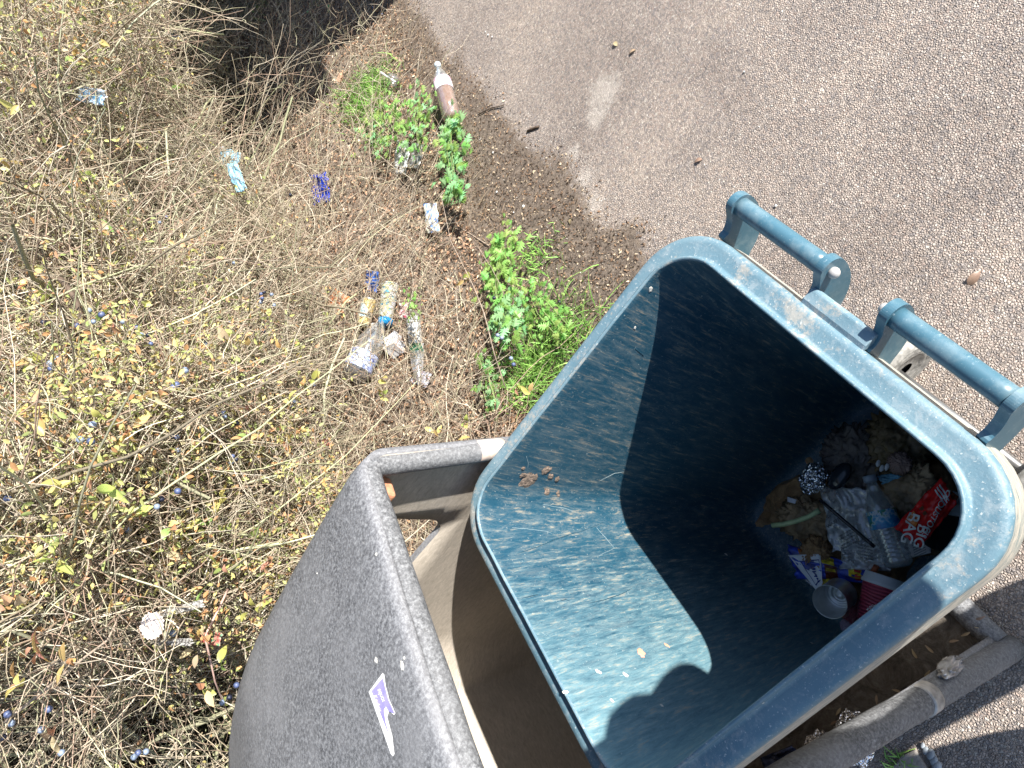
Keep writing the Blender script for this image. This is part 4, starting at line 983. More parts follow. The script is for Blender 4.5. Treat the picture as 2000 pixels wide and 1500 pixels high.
# the many smaller or farther leaves
def leaf_cloud(p, size, cols, w, name, parent):
    n = len(p); L_ = rng.uniform(size[0], size[1], n)[:, None]; Wd_ = L_ * rng.uniform(.35, .55, n)[:, None]
    a = unit(rng.normal(0, 1, (n, 3))); up = unit(rng.normal(0, .5, (n, 3)) + [.2, -.35, .9]); s = unit(np.cross(a, up)); up = np.cross(s, a)
    q = [p, p + a * L_ * .35 + s * Wd_ * .5 + up * Wd_ * .2, p + a * L_ * .75 + s * Wd_ * .35 + up * Wd_ * .15, p + a * L_, p + a * L_ * .75 - s * Wd_ * .35 + up * Wd_ * .15, p + a * L_ * .35 - s * Wd_ * .5 + up * Wd_ * .2, p + a * L_ * .5]
    V = np.stack(q, 1).reshape(-1, 3); i = np.arange(n)[:, None] * 7
    F3 = np.concatenate([i + list(k) for k in ((0, 1, 6), (1, 2, 6), (2, 3, 6), (3, 4, 6), (4, 5, 6), (5, 0, 6))])
    m = attr_mat(name + '_material', .5, .2, 60); t = m.node_tree; b = t.nodes['Principled BSDF']; out = t.nodes['Material Output']
    tl = N(t, 'ShaderNodeBsdfTranslucent'); L(t, b.inputs['Base Color'].links[0].from_socket, tl.inputs[0]); mx = N(t, 'ShaderNodeMixShader'); mx.inputs[0].default_value = .3
    L(t, b.outputs[0], mx.inputs[1]); L(t, tl.outputs[0], mx.inputs[2]); L(t, mx.outputs[0], out.inputs[0])
    off = np.array(parent.location) if parent else 0
    o = link(name, from_np(name, V - off, F3, np.repeat(pick(cols, n, w), 7, 0)), m, parent); return kind(o, 'stuff')
LC = [(.46, .48, .18), (.34, .40, .15), (.60, .34, .16), (.62, .54, .22), (.54, .32, .19), (.52, .46, .28)]
def clump(p, k, sp): q = np.repeat(p, k, 0) + rng.normal(0, sp, (len(p) * k, 3)); return q[free(q)]
pc2 = np.concatenate([clump(cluster_pts(700, -.22, -.04), 5, .016), clump(cluster_pts(2400, -.12, .2), 5, .018), clump(cluster_pts(700, -.02, .4), 5, .022)])
leaf_cloud(pc2, (.010, .021), LC, LW, 'small_leaves', HG)
pl3 = sample_shell(36000, -.10, .35, .3, 2.0, pw=1.6)
leaf_cloud(pl3, (.004, .010), [(.55, .56, .34), (.48, .50, .30), (.62, .60, .42), (.36, .38, .2), (.50, .40, .26)], [.3, .25, .2, .15, .1], 'lichen_flakes', HG)
SLOE = []
for nm, c in (('sloe_blue', (.09, .12, .24)), ('sloe_pale', (.24, .30, .42)), ('sloe_dark', (.015, .018, .04))):
    m, t, b = mat(nm); vv = coords(t); h = noise_n(t, vv, 90, 4, .6); L(t, ramp(t, h, [(.35, tuple(x * .35 for x in c)), (.6, c)]), b.inputs['Base Color']); b.inputs['Roughness'].default_value = .45
    bm = bmesh.new(); bmesh.ops.create_uvsphere(bm, u_segments=12, v_segments=8, radius=.0068)
    me = bm_mesh('sloe', bm); me.materials.append(m); SLOE.append(me)
pb = clump(cluster_pts(30, -.2, -.03), 3, .012); pb2 = sample_shell(60, -.15, 0, .6, 2.0)
for i, q in enumerate(np.concatenate([pb[:62], pb2[:24]])):
    o = bpy.data.objects.new('sloe', SLOE[[0, 1, 0, 2, 1][i % 5]]); C.objects.link(o); o.parent = HG; o.location = Vector((q - HO).tolist()); o.scale = [float(rng.uniform(.8, 1.15))] * 3
# yellow leaves hanging in the low twigs near the bins, each where the picture has a spray
def spray(px, py, z, n, parent, mats_, spread=.02, size=1.0):
    if z >= .7: z = hz(px, py, .16)
    for j in range(n):
        me = lib[rnd.randrange(3) * 6 + rnd.choice(mats_)]; o = bpy.data.objects.new('leaf', me); C.objects.link(o); o.parent = parent
        pos = W(px, py, z) + Vector((rnd.uniform(-1, 1), rnd.uniform(-1, 1), rnd.uniform(-.6, .6))) * spread - parent.location
        o.location = pos; o.rotation_euler = (rnd.uniform(-.8, .8), rnd.uniform(-.8, .8), rnd.uniform(0, 6.28)); o.scale = [size * rnd.uniform(.8, 1.15)] * 3
def twig_thing(name, pix, r0, label, cat, mm=None, group=None, leaves=(), sl=()):   # pix: (x, y, z) list
    P_ = [W(q[0], q[1], hz(q[0], q[1], .14) if q[2] >= .7 else q[2]) for q in pix]; e = empty(name, P_[0], label, cat, group)
    D_ = []
    for i in range(len(P_) - 1): D_ += [P_[i].lerp(P_[i + 1], k / 5) + Vector((nz((i + k / 5, px_seed[0], 0)), nz((i + k / 5, 0, px_seed[0])), 0)) * .006 for k in range(5)]
    px_seed[0] += 1.7
    D_.append(P_[-1])
    link('stem', tube([q - e.location for q in D_], list(np.linspace(r0, r0 * .5, len(D_))), 7), mm or BARK, e)
    for q in leaves: spray(q[0], q[1], q[2], q[3], e, q[4], .016, 1.1)
    for q in sl:
        o = bpy.data.objects.new('sloe', SLOE[q[3]]); C.objects.link(o); o.parent = e; o.location = W(q[0], q[1], hz(q[0], q[1], .17) if q[2] >= .7 else q[2]) - e.location
    return e
px_seed = [0.0]
BARK = plain('grey_brown_bark', (.34, .27, .21), .8, var=.25, sc=90)
DARKB = plain('dark_bark', (.10, .07, .05), .8, var=.3, sc=60)
twig_thing('blackthorn_shoot', [(988, 760, .42), (965, 690, .5), (945, 610, .55), (925, 560, .52), (880, 470, .45), (862, 385, .4)], .0022, 'long bare shoot with pale blue sloes beside the green weeds', 'shoot', None, 'shoots reaching out of the hedge', [(1010, 752, .45, 4, (0, 3, 4)), (1030, 768, .45, 3, (3, 5))], [(998, 700, .5, 1), (1003, 712, .5, 0), (972, 655, .5, 1), (980, 660, .5, 1)])
twig_thing('blackthorn_shoot', [(930, 480, .35), (960, 520, .4), (985, 575, .42)], .0015, 'short thin shoot ending in one dark sloe over the green weeds', 'shoot', None, 'shoots reaching out of the hedge', [(905, 545, .4, 3, (3,)), (918, 540, .4, 2, (3, 0))], [(965, 582, .42, 2)])
twig_thing('blackthorn_shoot', [(700, 840, .5), (735, 790, .55), (752, 770, .6)], .002, 'shoot with a spray of five yellow leaves below the discarded bottles', 'shoot', None, 'shoots reaching out of the hedge', [(745, 770, .6, 6, (3, 0)), (740, 745, .6, 2, (3,))])
twig_thing('blackthorn_shoot', [(800, 860, .5), (860, 838, .5), (915, 850, .5)], .0018, 'low shoot with small yellow leaves just above the housing jamb', 'shoot', None, 'shoots reaching out of the hedge', [(852, 845, .5, 2, (3,)), (906, 828, .5, 3, (3, 0)), (912, 845, .5, 2, (3, 5)), (828, 842, .5, 1, (3,))])
twig_thing('blackthorn_shoot', [(445, 1150, 1.25), (400, 1240, 1.3), (420, 1330, 1.3), (445, 1390, 1.3)], .0028, 'pinkish shoot with large green and bronze leaves next to the corner of the grey housing', 'shoot', plain('pink_bark', (.5, .33, .28), .6), 'shoots reaching out of the hedge', [(378, 1190, 1.28, 3, (0, 1)), (395, 1245, 1.3, 3, (0, 5, 2)), (372, 1285, 1.3, 2, (5,)), (430, 1290, 1.3, 3, (1, 0)), (405, 1335, 1.3, 2, (4, 2)), (428, 1350, 1.3, 2, (0,))], [(462, 1338, 1.3, 0), (448, 1362, 1.3, 2), (434, 1372, 1.3, 1)])
twig_thing('blackthorn_shoot', [(600, 990, 1.0), (570, 930, 1.02), (565, 905, 1.03)], .002, 'shoot with bright green leaves left of the housing corner', 'shoot', None, 'shoots reaching out of the hedge', [(565, 912, 1.02, 6, (0, 1)), (580, 925, 1.02, 4, (0, 1)), (600, 915, 1.02, 2, (5,))])
twig_thing('blackthorn_shoot', [(300, 1040, 1.1), (380, 1020, 1.12), (440, 1010, 1.12)], .0025, 'shoot with a broad cluster of yellow green leaves far left of the housing', 'shoot', None, 'shoots reaching out of the hedge', [(380, 1020, 1.12, 7, (0, 1)), (410, 1010, 1.12, 7, (0, 1)), (440, 1030, 1.12, 5, (0,)), (350, 1045, 1.12, 5, (0, 3)), (270, 1000, 1.12, 4, (0, 2)), (500, 1045, 1.1, 4, (0, 1)), (425, 1095, 1.12, 4, (2, 3))])
twig_thing('dead_branch', [(118, 545, 1.25), (150, 590, 1.2), (165, 640, 1.1), (190, 680, 1.0)], .0075, 'thick dark cut branch among pale green leaves at the left edge', 'branch', DARKB, None, [(100, 560, 1.25, 6, (0, 1)), (190, 625, 1.2, 6, (1, 0)), (195, 690, 1.15, 6, (1, 0)), (60, 700, 1.2, 7, (1, 0))], [(85, 630, 1.25, 2), (97, 632, 1.25, 2), (150, 636, 1.2, 0), (240, 628, 1.2, 1), (268, 640, 1.2, 0), (98, 710, 1.2, 1), (100, 720, 1.2, 0), (110, 700, 1.2, 1)])
twig_thing('dead_branch', [(272, 128, 1.2), (282, 165, 1.15), (288, 200, 1.1)], .006, 'short black branch stub standing in the bare twigs at the upper left', 'branch', DARKB)
twig_thing('dead_branch', [(500, 770, .95), (530, 720, 1.0), (555, 680, 1.05), (610, 650, 1.05)], .006, 'crooked grey branch forking upward left of the discarded bottles', 'branch', BARK, None, [(560, 672, 1.05, 1, (3,)), (585, 690, 1.05, 3, (3, 0))])
twig_thing('dead_branch', [(470, 250, .9), (490, 150, .95), (480, 90, 1.0), (440, 60, 1.0)], .0035, 'bare forked branch reaching over the dark shade at the top', 'branch', BARK)
twig_thing('dead_branch', [(480, 145, .96), (520, 135, .98), (560, 112, 1.0)], .002, 'thin curved twig crossing the dark shade at the top', 'branch', BARK, None, [(518, 168, .9, 1, (3,)), (420, 75, 1.0, 1, (3,))])
twig_thing('dead_branch', [(570, 215, .8), (590, 160, .85), (602, 140, .85)], .0028, 'stubby upright twig in front of the dark shade above the dry red leaves', 'branch', BARK)
twig_thing('dead_branch', [(10, 1410, 1.4), (110, 1330, 1.42), (210, 1250, 1.42), (245, 1170, 1.4)], .003, 'long grey branch slanting across the lower left corner', 'branch', BARK, None, [(60, 1270, 1.42, 6, (2, 4)), (30, 1330, 1.42, 5, (3, 2)), (90, 1440, 1.4, 4, (4, 5)), (130, 1290, 1.42, 4, (2, 3)), (20, 1180, 1.4, 4, (5, 4))], [(15, 1395, 1.42, 0), (22, 1412, 1.42, 1), (5, 1440, 1.42, 2), (95, 1385, 1.42, 0), (80, 1425, 1.42, 1), (120, 1470, 1.42, 1), (270, 1470, 1.38, 0), (285, 1468, 1.38, 1), (262, 1478, 1.38, 1)])

# ------------------------------------------------------------------ weeds
def lobed_leaf(name, s):
    pts = []; K = 7
    out = [(0, 0)]
    prof = [(.10, .03), (.26, .36), (.25, .07), (.50, .50), (.45, .09), (.72, .40), (.66, .08), (.88, .20), (.85, .06), (1.0, 0)]
    for y, x in prof: out.append((x, y))
    for y, x in prof[::-1][1:]: out.append((-x, y))
    v = [(0, .45 * s, .03 * s)] + [(x * s, y * s, -abs(x) * .25 * s + .02 * s * math.sin(y * 9)) for x, y in out]
    f = [(0, 1 + k, 1 + (k + 1) % len(out)) for k in range(len(out))]
    return pydata(name, v, f, False)
GM = [leaf_mat('weed_green', (.20, .42, .09), (.34, .56, .17), .45), leaf_mat('weed_light_green', (.36, .58, .15), (.46, .68, .24), .45), leaf_mat('weed_blue_green', (.24, .48, .20), (.38, .6, .32), .35)]
LL = []
for s in (.032, .042, .024):
    for mm in GM: me = lobed_leaf('lobed_leaf', s); me.materials.append(mm); LL.append(me)
STEMG = plain('green_stem', (.22, .28, .10), .6)
def weed(x0, y0, x1, y1, z, hgt, n, label, mats_=(0, 1, 2), size=1.0, wid=.05, name='mugwort_plant'):
    e = empty(name, W(x0, y0, z), label, 'weed', 'leafy green weeds along the path')
    a = W(x0, y0, z + .01) - e.location; b_ = W(x1, y1, z + hgt) - e.location
    for s in range(3):
        d = Vector((rnd.uniform(-1, 1), rnd.uniform(-1, 1), 0)) * wid * .5
        link('stem', tube([a, a.lerp(b_, .5) + d + Vector((0, 0, .02)), b_ + d], [.002, .0016, .001], 6), STEMG, e)
    for i in range(int(n * 2.0)):
        f_ = rnd.random(); c = a.lerp(b_, f_) + Vector((rnd.gauss(0, 1), rnd.gauss(0, 1), 0)) * wid * (.45 + .4 * math.sin(math.pi * f_)) + Vector((0, 0, rnd.uniform(-.02, .03)))
        if c.z + e.location.z < z + .004: c.z = z + .004 - e.location.z
        me = LL[rnd.choice((0, 1, 2)) * 3 + rnd.choice(mats_)]; o = bpy.data.objects.new('lobed_leaf', me); C.objects.link(o); o.parent = e; o.location = c
        ang = rnd.uniform(0, 6.28); size_ = 1.3; o.rotation_euler = (rnd.uniform(-.35, .5), rnd.uniform(-.4, .4), ang); o.scale = [size * size_ * rnd.uniform(.7, 1.2)] * 3
    return e
weed(880, 235, 888, 385, .05, .10, 75, 'tall blue green mugwort plant with deeply cut leaves just below the brown drink bottle', (2, 0, 2), 1.25, .055)
weed(740, 200, 790, 260, .10, .10, 70, 'pale green leafy weed between the bright grass tuft and the brown drink bottle', (1, 0, 1), .9, .10)
weed(820, 190, 820, 290, .08, .12, 60, 'green weed directly left of the brown drink bottle', (0, 1, 2), .9, .075)
weed(720, 240, 750, 290, .12, .08, 45, 'light green weed above the two clear plastic scraps', (1, 2), .9, .07)
weed(985, 470, 975, 580, .06, .08, 95, 'bright light green weed halfway between the carton and the teal bin', (1, 1, 0), .9, .075)
weed(985, 600, 1000, 640, .10, .08, 60, 'dark green lobed weed left of the long grass beside the teal bin', (2, 0), .95, .06)
weed(1030, 560, 1100, 650, .03, .07, 70, 'small green weed tucked against the rim of the teal bin', (1, 0), .7, .06)
weed(950, 700, 965, 790, .10, .05, 30, 'small dark green weed in the twigs just left of the teal bin rim', (0, 2), .8, .05)
weed(805, 590, 812, 612, .26, .04, 24, 'tiny green seedling patch among the discarded bottles', (1, 0), .5, .04)
weed(640, 30, 610, 10, .1, .1, 24, 'blue green weed in the shade at the top edge', (2,), 1.0, .08)
# grass tufts
def grass(x, y, z, n, L0, L1, spread, lean, label, cols=((.22, .42, .09), (.34, .54, .14), (.16, .33, .07))):
    c = W(x, y, z); p0 = np.array(c) + rng.normal(0, 1, (n, 3)) * [spread, spread, 0]; p0[:, 2] = gz(p0[:, 0], p0[:, 1])
    dr = unit(rng.normal(0, .42, (n, 3)) + [lean[0], lean[1], 1]); Ln = rng.uniform(L0, L1, n); seg = 4
    s = unit(np.cross(dr, [0, 0, 1.0])); V = []
    for i in range(seg + 1):
        f_ = i / seg; q = p0 + dr * (Ln * f_)[:, None]; q[:, 2] -= (Ln * f_ * f_ * .35); q[:, :2] += dr[:, :2] * (Ln * f_ * f_ * .35)[:, None]
        w = .0019 * (1 - f_ ** 2) + .0002; V += [q - s * w, q + s * w]
    V = np.stack(V, 1).reshape(-1, 3); i = np.arange(n)[:, None] * (2 * (seg + 1))
    Fq = np.concatenate([i + [2 * k, 2 * k + 1, 2 * k + 3, 2 * k + 2] for k in range(seg)])
    o = link('grass_tuft', from_np('grass_tuft', V, Fq, np.repeat(pick(cols, n), 2 * (seg + 1), 0)), attr_mat('grass_blade', .5, .15, 60)); kind(o, 'stuff'); tag(o, label, 'grass')
grass(712, 175, .12, 900, .05, .15, .09, (-.1, -.2), 'bright green grass tuft at the edge of the shade')
grass(705, 215, .14, 300, .05, .13, .08, (-.1, -.2), 'thin grass patch just left of the pale green weed')
grass(1080, 665, .06, 520, .06, .15, .10, (.2, -.3), 'long green grass growing against the far wall of the teal bin')
grass(1015, 730, .08, 500, .06, .15, .07, (.2, -.2), 'sparse grass between the sloe shoot and the teal bin rim')
grass(1030, 500, .06, 160, .03, .07, .06, (.1, 0), 'short grass sprouting in the bright weed')
grass(1760, 1499, .0, 60, .02, .05, .018, (0, 0), 'little grass tuft in the joint beside the housing')
grass(570, 25, .1, 150, .06, .14, .12, (0, 0), 'shaded grass blades at the top edge')

# ================================================================== litter in the hedge foot
def gpos(x, y, lift=.02):                      # point on the ground under a pixel
    z = .1
    for _ in range(12): p = W(x, y, z); z = .5 * z + .5 * (float(gz(p.x, p.y)) + lift)
    return W(x, y, z)
# two litre drink bottle with brown liquid
p0 = W(855, 128, .085); p1 = gpos(884, 235, .055); Lb = (p1 - p0).length; R_ = .047
db = empty('drink_bottle', p0, 'large bottle of brown liquid with pink and white label at the path edge', 'bottle')
pr = [(.013, 0), (.013, .02), (.016, .03), (.030, .065), (.043, .10), (R_, .13), (R_, .22), (R_ * .97, .24), (R_, .26), (R_, Lb - .02), (R_ * .8, Lb), (.001, Lb - .005)]
along(p0, p1, pr, clear_mat('drink_bottle_plastic', (.95, .95, .95), .10, .08), 'bottle_body', db)
along(p0, p1, [(.001, .165)] + [(R_ * .965, .165), (R_ * .965, .22), (R_ * .93, .24), (R_ * .965, .26), (R_ * .965, Lb - .02), (.001, Lb - .01)], plain('brown_drink', (.30, .15, .085), .2, var=.12, sc=10), 'drink', db)
along(p0, p1, [(.001, -.012), (.0165, -.012), (.0175, 0), (.0165, .008)], plain('pale_blue_cap', (.62, .74, .80), .4, var=.03), 'cap', db)
m, t, b = mat('pink_white_label'); h = noise_n(t, coords(t), 45, 3, .6); L(t, ramp(t, h, [(.40, (.75, .68, .70)), (.52, (.80, .78, .78)), (.58, (.65, .25, .35)), (.66, (.35, .38, .6)), (.7, (.8, .78, .78))]), b.inputs['Base Color']); b.inputs['Roughness'].default_value = .4
along(p0 + (p1 - p0).normalized() * .115, p1, [(R_ * .985 + .001, 0), (R_ + .0016, .02), (R_ + .0016, .072)], m, 'label', db, 40, False)
# big clear jug bottle
p0 = gpos(752, 618, .06); p1 = gpos(688, 742, .085); Lb = (p1 - p0).length
jb = empty('plastic_bottle', p0, 'big clear plastic bottle with blue and white label lying under twigs', 'bottle')
CL2 = clear_mat('jug_plastic', (.90, .91, .92), .09, .12)
along(p0, p1, [(.014, 0), (.014, .03), (.02, .04), (.05, .10), (.066, .15), (.066, .17), (.060, .19), (.066, .21), (.066, Lb - .06), (.062, Lb - .03), (.045, Lb - .005), (.001, Lb - .01)], CL2, 'bottle_body', jb)
along(p0, p1, [(.001, -.012), (.0175, -.012), (.0175, .014)], LID, 'cap', jb)
m, t, b = mat('lilac_label'); h = noise_n(t, coords(t), 28, 4, .6); L(t, ramp(t, h, [(.40, (.52, .55, .62)), (.48, (.25, .32, .62)), (.56, (.5, .53, .62)), (.64, (.12, .15, .42))]), b.inputs['Base Color']); b.inputs['Roughness'].default_value = .4
along(p0 + (p1 - p0).normalized() * (Lb * .60), p1, [(.0675, 0), (.0675, Lb * .24)], m, 'label', jb, 40, False)
# green bottle
p0 = gpos(820, 752, .05); p1 = gpos(806, 612, .05); Lb = (p1 - p0).length
gb = empty('drink_bottle', p0, 'slim bottle with white and green wrap lying right of the white carton', 'bottle')
along(p0, p1, [(.012, 0), (.012, .02), (.018, .05), (.031, .10), (.031, Lb - .02), (.024, Lb), (.001, Lb)], CL2, 'bottle_body', gb)
along(p0 + (p1 - p0).normalized() * (Lb * .42), p1, [(.032, 0), (.032, Lb * .1)], plain('dark_green_wrap', (.03, .12, .06), .4), 'wrap', gb)
along(p0 + (p1 - p0).normalized() * (Lb * .56), p1, [(.032, 0), (.032, Lb * .36)], plain('white_wrap', (.5, .52, .54), .4, var=.25, sc=50), 'label', gb)
# can, white cup, carton
p0 = gpos(722, 585, .05); p1 = gpos(708, 636, .05); Lb = (p1 - p0).length
o = empty('drink_can', p0, 'crushed yellow and pale blue drink can beneath twigs beside the dark blue packet', 'can')
m, t, b = mat('can_print'); h = noise_n(t, coords(t, 'Object', (1, 1, .3)), 18, 3); L(t, ramp(t, h, [(.40, (.45, .62, .68)), (.46, (.66, .50, .22)), (.58, (.62, .48, .2)), (.66, (.7, .72, .7))]), b.inputs['Base Color']); b.inputs['Roughness'].default_value = .35; b.inputs['Metallic'].default_value = .3
along(p0, p1, [(.001, .003), (.026, .003), (.028, 0), (.033, .008), (.033, Lb - .008), (.026, Lb), (.001, Lb - .003)], m, 'can_wall', o)
along(p0, p1, [(.001, .001), (.0265, .0015)], TIN, 'can_end', o)
p0 = gpos(762, 558, .06); p1 = gpos(752, 632, .05); Lb = (p1 - p0).length
o = empty('drink_cup', p0, 'clear cup with a white, yellow and blue print between the yellow can and the carton', 'cup')
m, t, b = mat('cup_print'); h = noise_n(t, coords(t), 42, 4); L(t, ramp(t, h, [(.42, (.52, .54, .56)), (.5, (.45, .45, .38)), (.56, (.5, .46, .16)), (.62, (.10, .32, .5))]), b.inputs['Base Color']); b.inputs['Roughness'].default_value = .35
along(p0, p1, [(.044, 0), (.045, .004), (.042, .006), (.034, Lb)], m, 'cup_wall', o)
along(p0 + (p1 - p0) * .9, p1, [(.0352, 0), (.0348, Lb * .12)], plain('bright_blue_print', (.02, .26, .58), .4), 'blue_band', o)
def boxy(x, y, z, s, rot, mm, label, name='carton', cat='carton'):
    o = link(name, box_mesh(name, s), mm); o.location = gpos(x, y, .03); o.rotation_euler = rot; bevel_mod(o, .004, 2)
    for q in o.data.vertices: q.co += Vector((nz(q.co * 60), nz(q.co * 50 + Vector((3, 0, 0))), nz(q.co * 40))) * .008
    return tag(o, label, cat)
boxy(770, 674, .40, (.095, .07, .075), (.3, .35, .9), plain('carton_white', (.56, .57, .6), .5, var=.05), 'crushed white carton box right of the big clear bottle')
boxy(733, 640, .36, (.04, .04, .03), (.2, .1, .3), plain('carton_grey', (.52, .50, .47), .6, var=.15), 'small off white paper block under the clear cup')
# crumpled packets
def packet(x, y, z, w, h, ang, mm, label, name='snack_packet', cat='packet', amp=.018, seed=1, K=16, rag=.1):
    amp *= .55; rag *= .45
    z = gpos(x, y, .035).z if z < .56 else hz(x, y, .10)
    c, s = math.cos(math.radians(ang)), math.sin(math.radians(ang)); cor = []
    for a, b_ in ((-1, -1), (1, -1), (-1, 1), (1, 1)): cor.append((x + (c * a * w - s * b_ * h) / 2, y + (s * a * w + c * b_ * h) / 2))
    return sheet(name, sheet_fn(cor[0], cor[1], cor[2], cor[3], z, amp, 4, seed), mm, label, cat, K, edge=rndedge(rag, seed))
def tri(name, stops, sc=30, rough=.35, metal=0.0):
    m, t, b = mat(name); h = noise_n(t, coords(t), sc, 4, .6); L(t, ramp(t, h, stops), b.inputs['Base Color']); b.inputs['Roughness'].default_value = rough; b.inputs['Metallic'].default_value = metal; return m
packet(726, 550, .42, 26, 42, 8, plain('deep_blue_foil', (.02, .10, .42), .25, var=.5, sc=60), 'dark blue shiny packet standing above the yellow can', seed=2)
packet(624, 368, .30, 36, 56, -8, plain('royal_blue_foil', (.01, .05, .50), .25, var=.5, sc=50), 'royal blue crumpled packet in the brown leaf litter', seed=4, amp=.03, rag=.25)
packet(442, 308, .72, 52, 34, 20, tri('light_blue_film', [(.4, (.20, .50, .72)), (.55, (.35, .62, .8)), (.62, (.75, .78, .8))], 50), 'light blue torn wrapper hanging in the bare twigs, upper wide end', seed=6, rag=.25)
packet(462, 346, .70, 22, 58, -22, tri('light_blue_film_b', [(.4, (.22, .52, .74)), (.55, (.4, .66, .82))], 50), 'pointed light blue torn strip hanging below the light blue wrapper', seed=8, rag=.3)
packet(179, 187, 1.10, 54, 30, 10, tri('blue_white_film', [(.42, (.04, .26, .52)), (.5, (.5, .62, .75)), (.6, (.75, .77, .78))], 45), 'small blue and white wrapper caught in the twigs near the upper left', seed=3, rag=.25)
packet(335, 70, 1.15, 26, 22, 50, tri('white_yellow_film', [(.45, (.75, .75, .7)), (.6, (.7, .5, .15))], 40), 'white and yellow wrapper scrap near the top edge in the twigs', seed=5, rag=.2)
packet(843, 426, .16, 26, 58, -6, tri('cream_blue_print', [(.42, (.15, .28, .6)), (.48, (.55, .58, .6)), (.56, (.66, .64, .5)), (.68, (.75, .74, .68))], 34, .5), 'flattened cream and blue drinks carton between the two green weed clumps', 'flat_carton', 'carton', .015, 7, 12, .03)
packet(784, 308, .20, 26, 64, 8, clear_mat('dusty_film', (.9, .9, .88), .55, .2), 'long dusty clear plastic strip beneath the green weed', 'plastic_film', 'film', .02, 9, 14, .1)
packet(812, 305, .20, 22, 50, 12, plain('silver_grey_film', (.5, .5, .5), .25, .4, var=.4), 'short silvery film scrap right of the dusty clear strip', 'plastic_film', 'film', .02, 10, 14, .15)
packet(660, 588, .50, 36, 36, 30, tri('orange_film', [(.42, (.62, .14, .04)), (.52, (.7, .28, .10)), (.62, (.7, .65, .55))], 40), 'orange crisp packet left of the yellow can', seed=12, rag=.2)
packet(792, 607, .38, 24, 30, 0, tri('red_white_film', [(.42, (.55, .05, .12)), (.5, (.7, .66, .7)), (.6, (.75, .74, .76))], 50), 'red and white crumpled wrapper under the green seedlings', seed=13, rag=.2)
packet(625, 812, .50, 12, 30, -15, plain('pink_red_film', (.62, .05, .12), .35), 'narrow pinkish red wrapper strip above the housing corner', seed=14, rag=.2)
packet(822, 738, .32, 34, 30, 20, tri('patterned_film', [(.44, (.72, .72, .76)), (.52, (.10, .12, .25)), (.58, (.72, .7, .72)), (.68, (.4, .12, .12))], 60), 'white and navy patterned scrap below the slim green bottle', seed=15, rag=.15)
packet(816, 700, .31, 22, 60, 2, clear_mat('clear_cup_film', (.95, .95, .97), .4, .1), 'clear crushed plastic sleeve below the green wrap', 'plastic_film', 'film', .02, 16, 14, .1)
packet(583, 748, .55, 34, 22, 10, clear_mat('clear_scrap', (.95, .95, .95), .5, .1), 'clear crumpled plastic scrap far left of the big clear bottle', 'plastic_film', 'film', .02, 17, 12, .2)
p0 = gpos(770, 148, .06); p1 = gpos(764, 172, .03)
o = empty('plastic_cup', p0, 'little clear plastic cup with a white spoon at the top of the green weeds', 'cup')
along(p0, p1, [(.034, 0), (.033, .002), (.026, .05), (.001, .05)], CL2, 'cup_wall', o)
pts = [gpos(744, 142, .08), gpos(757, 150, .075), gpos(772, 160, .07)]
o2 = link('plastic_spoon', tube([q - pts[0] for q in pts], [.009, .004, .005], 8), LID); o2.location = pts[0]; tag(o2, 'white plastic spoon sticking out of the little clear cup', 'spoon')
# scalloped paper mat in the hedge at the lower left
e = empty('paper_coaster', W(297, 1222, hz(297, 1222, .12)), 'round white scalloped paper mat with a printed face outline caught in the lower left hedge', 'paper mat')
K = 40; c = W(297, 1222, hz(297, 1222, .12)); nrm = Vector((.15, -.55, .8)).normalized(); s_ = nrm.orthogonal().normalized(); t2 = nrm.cross(s_)
def cp_(r_, a): return s_ * math.cos(a) * r_ + t2 * math.sin(a) * r_
v = [Vector((0, 0, 0))] + [cp_(.026 * (1 + .06 * (1 if k % 2 else -1)), 2 * math.pi * k / K) + nrm * .001 * math.sin(k) for k in range(K)]
o = link('paper', pydata('paper', v, [(0, 1 + k, 1 + (k + 1) % K) for k in range(K)], False), plain('off_white_paper', (.52, .46, .44), .7, var=.05), e); sm = o.modifiers.new('s', 'SOLIDIFY'); sm.thickness = .0008
GI = plain('grey_print', (.36, .38, .48), .6)
link('printed_line', tube([cp_(.016, math.radians(a)) + nrm * .002 for a in range(-60, 61, 12)], .0007, 6), GI, e)
link('printed_line', tube([cp_(.013, math.radians(160)) + cp_(.004, math.radians(a)) + nrm * .002 for a in range(0, 200, 20)], .0006, 6), GI, e)
link('printed_line', tube([cp_(.013, math.radians(230)) + cp_(.004, math.radians(a)) + nrm * .002 for a in range(0, 340, 20)], .0005, 6, closed=False), GI, e)
packet(350, 1190, 1.22, 96, 15, -14, tri('torn_white_film', [(.42, (.16, .15, .13)), (.55, (.55, .54, .53))], 120), 'torn white plastic strip above the round paper mat', 'plastic_film', 'film', .01, 21, 14, .25)
packet(340, 1254, 1.22, 70, 14, 0, tri('crinkled_clear', [(.42, (.12, .11, .1)), (.56, (.48, .47, .46))], 130), 'crinkled greyish film strip below the round paper mat', 'plastic_film', 'film', .01, 22, 14, .25)
packet(412, 1246, 1.22, 40, 26, 10, tri('red_green_film', [(.42, (.5, .10, .09)), (.5, (.62, .25, .2)), (.58, (.04, .25, .16)), (.66, (.7, .6, .2))], 45), 'red, green and yellow wrapper behind the bronze leaves at lower left', 'snack_packet', 'packet', .01, 23, 12, .2)
# dry flower head and red leaves in the shade
crumple('dry_flower_head', W(664, 153, .28), .028, 'light brown dried leaf cluster catching the sun at the edge of the shade', (1.2, .7, .5), 31, plain('dry_brown', (.5, .3, .19), .8, var=.4, sc=80), 'dry leaf cluster')

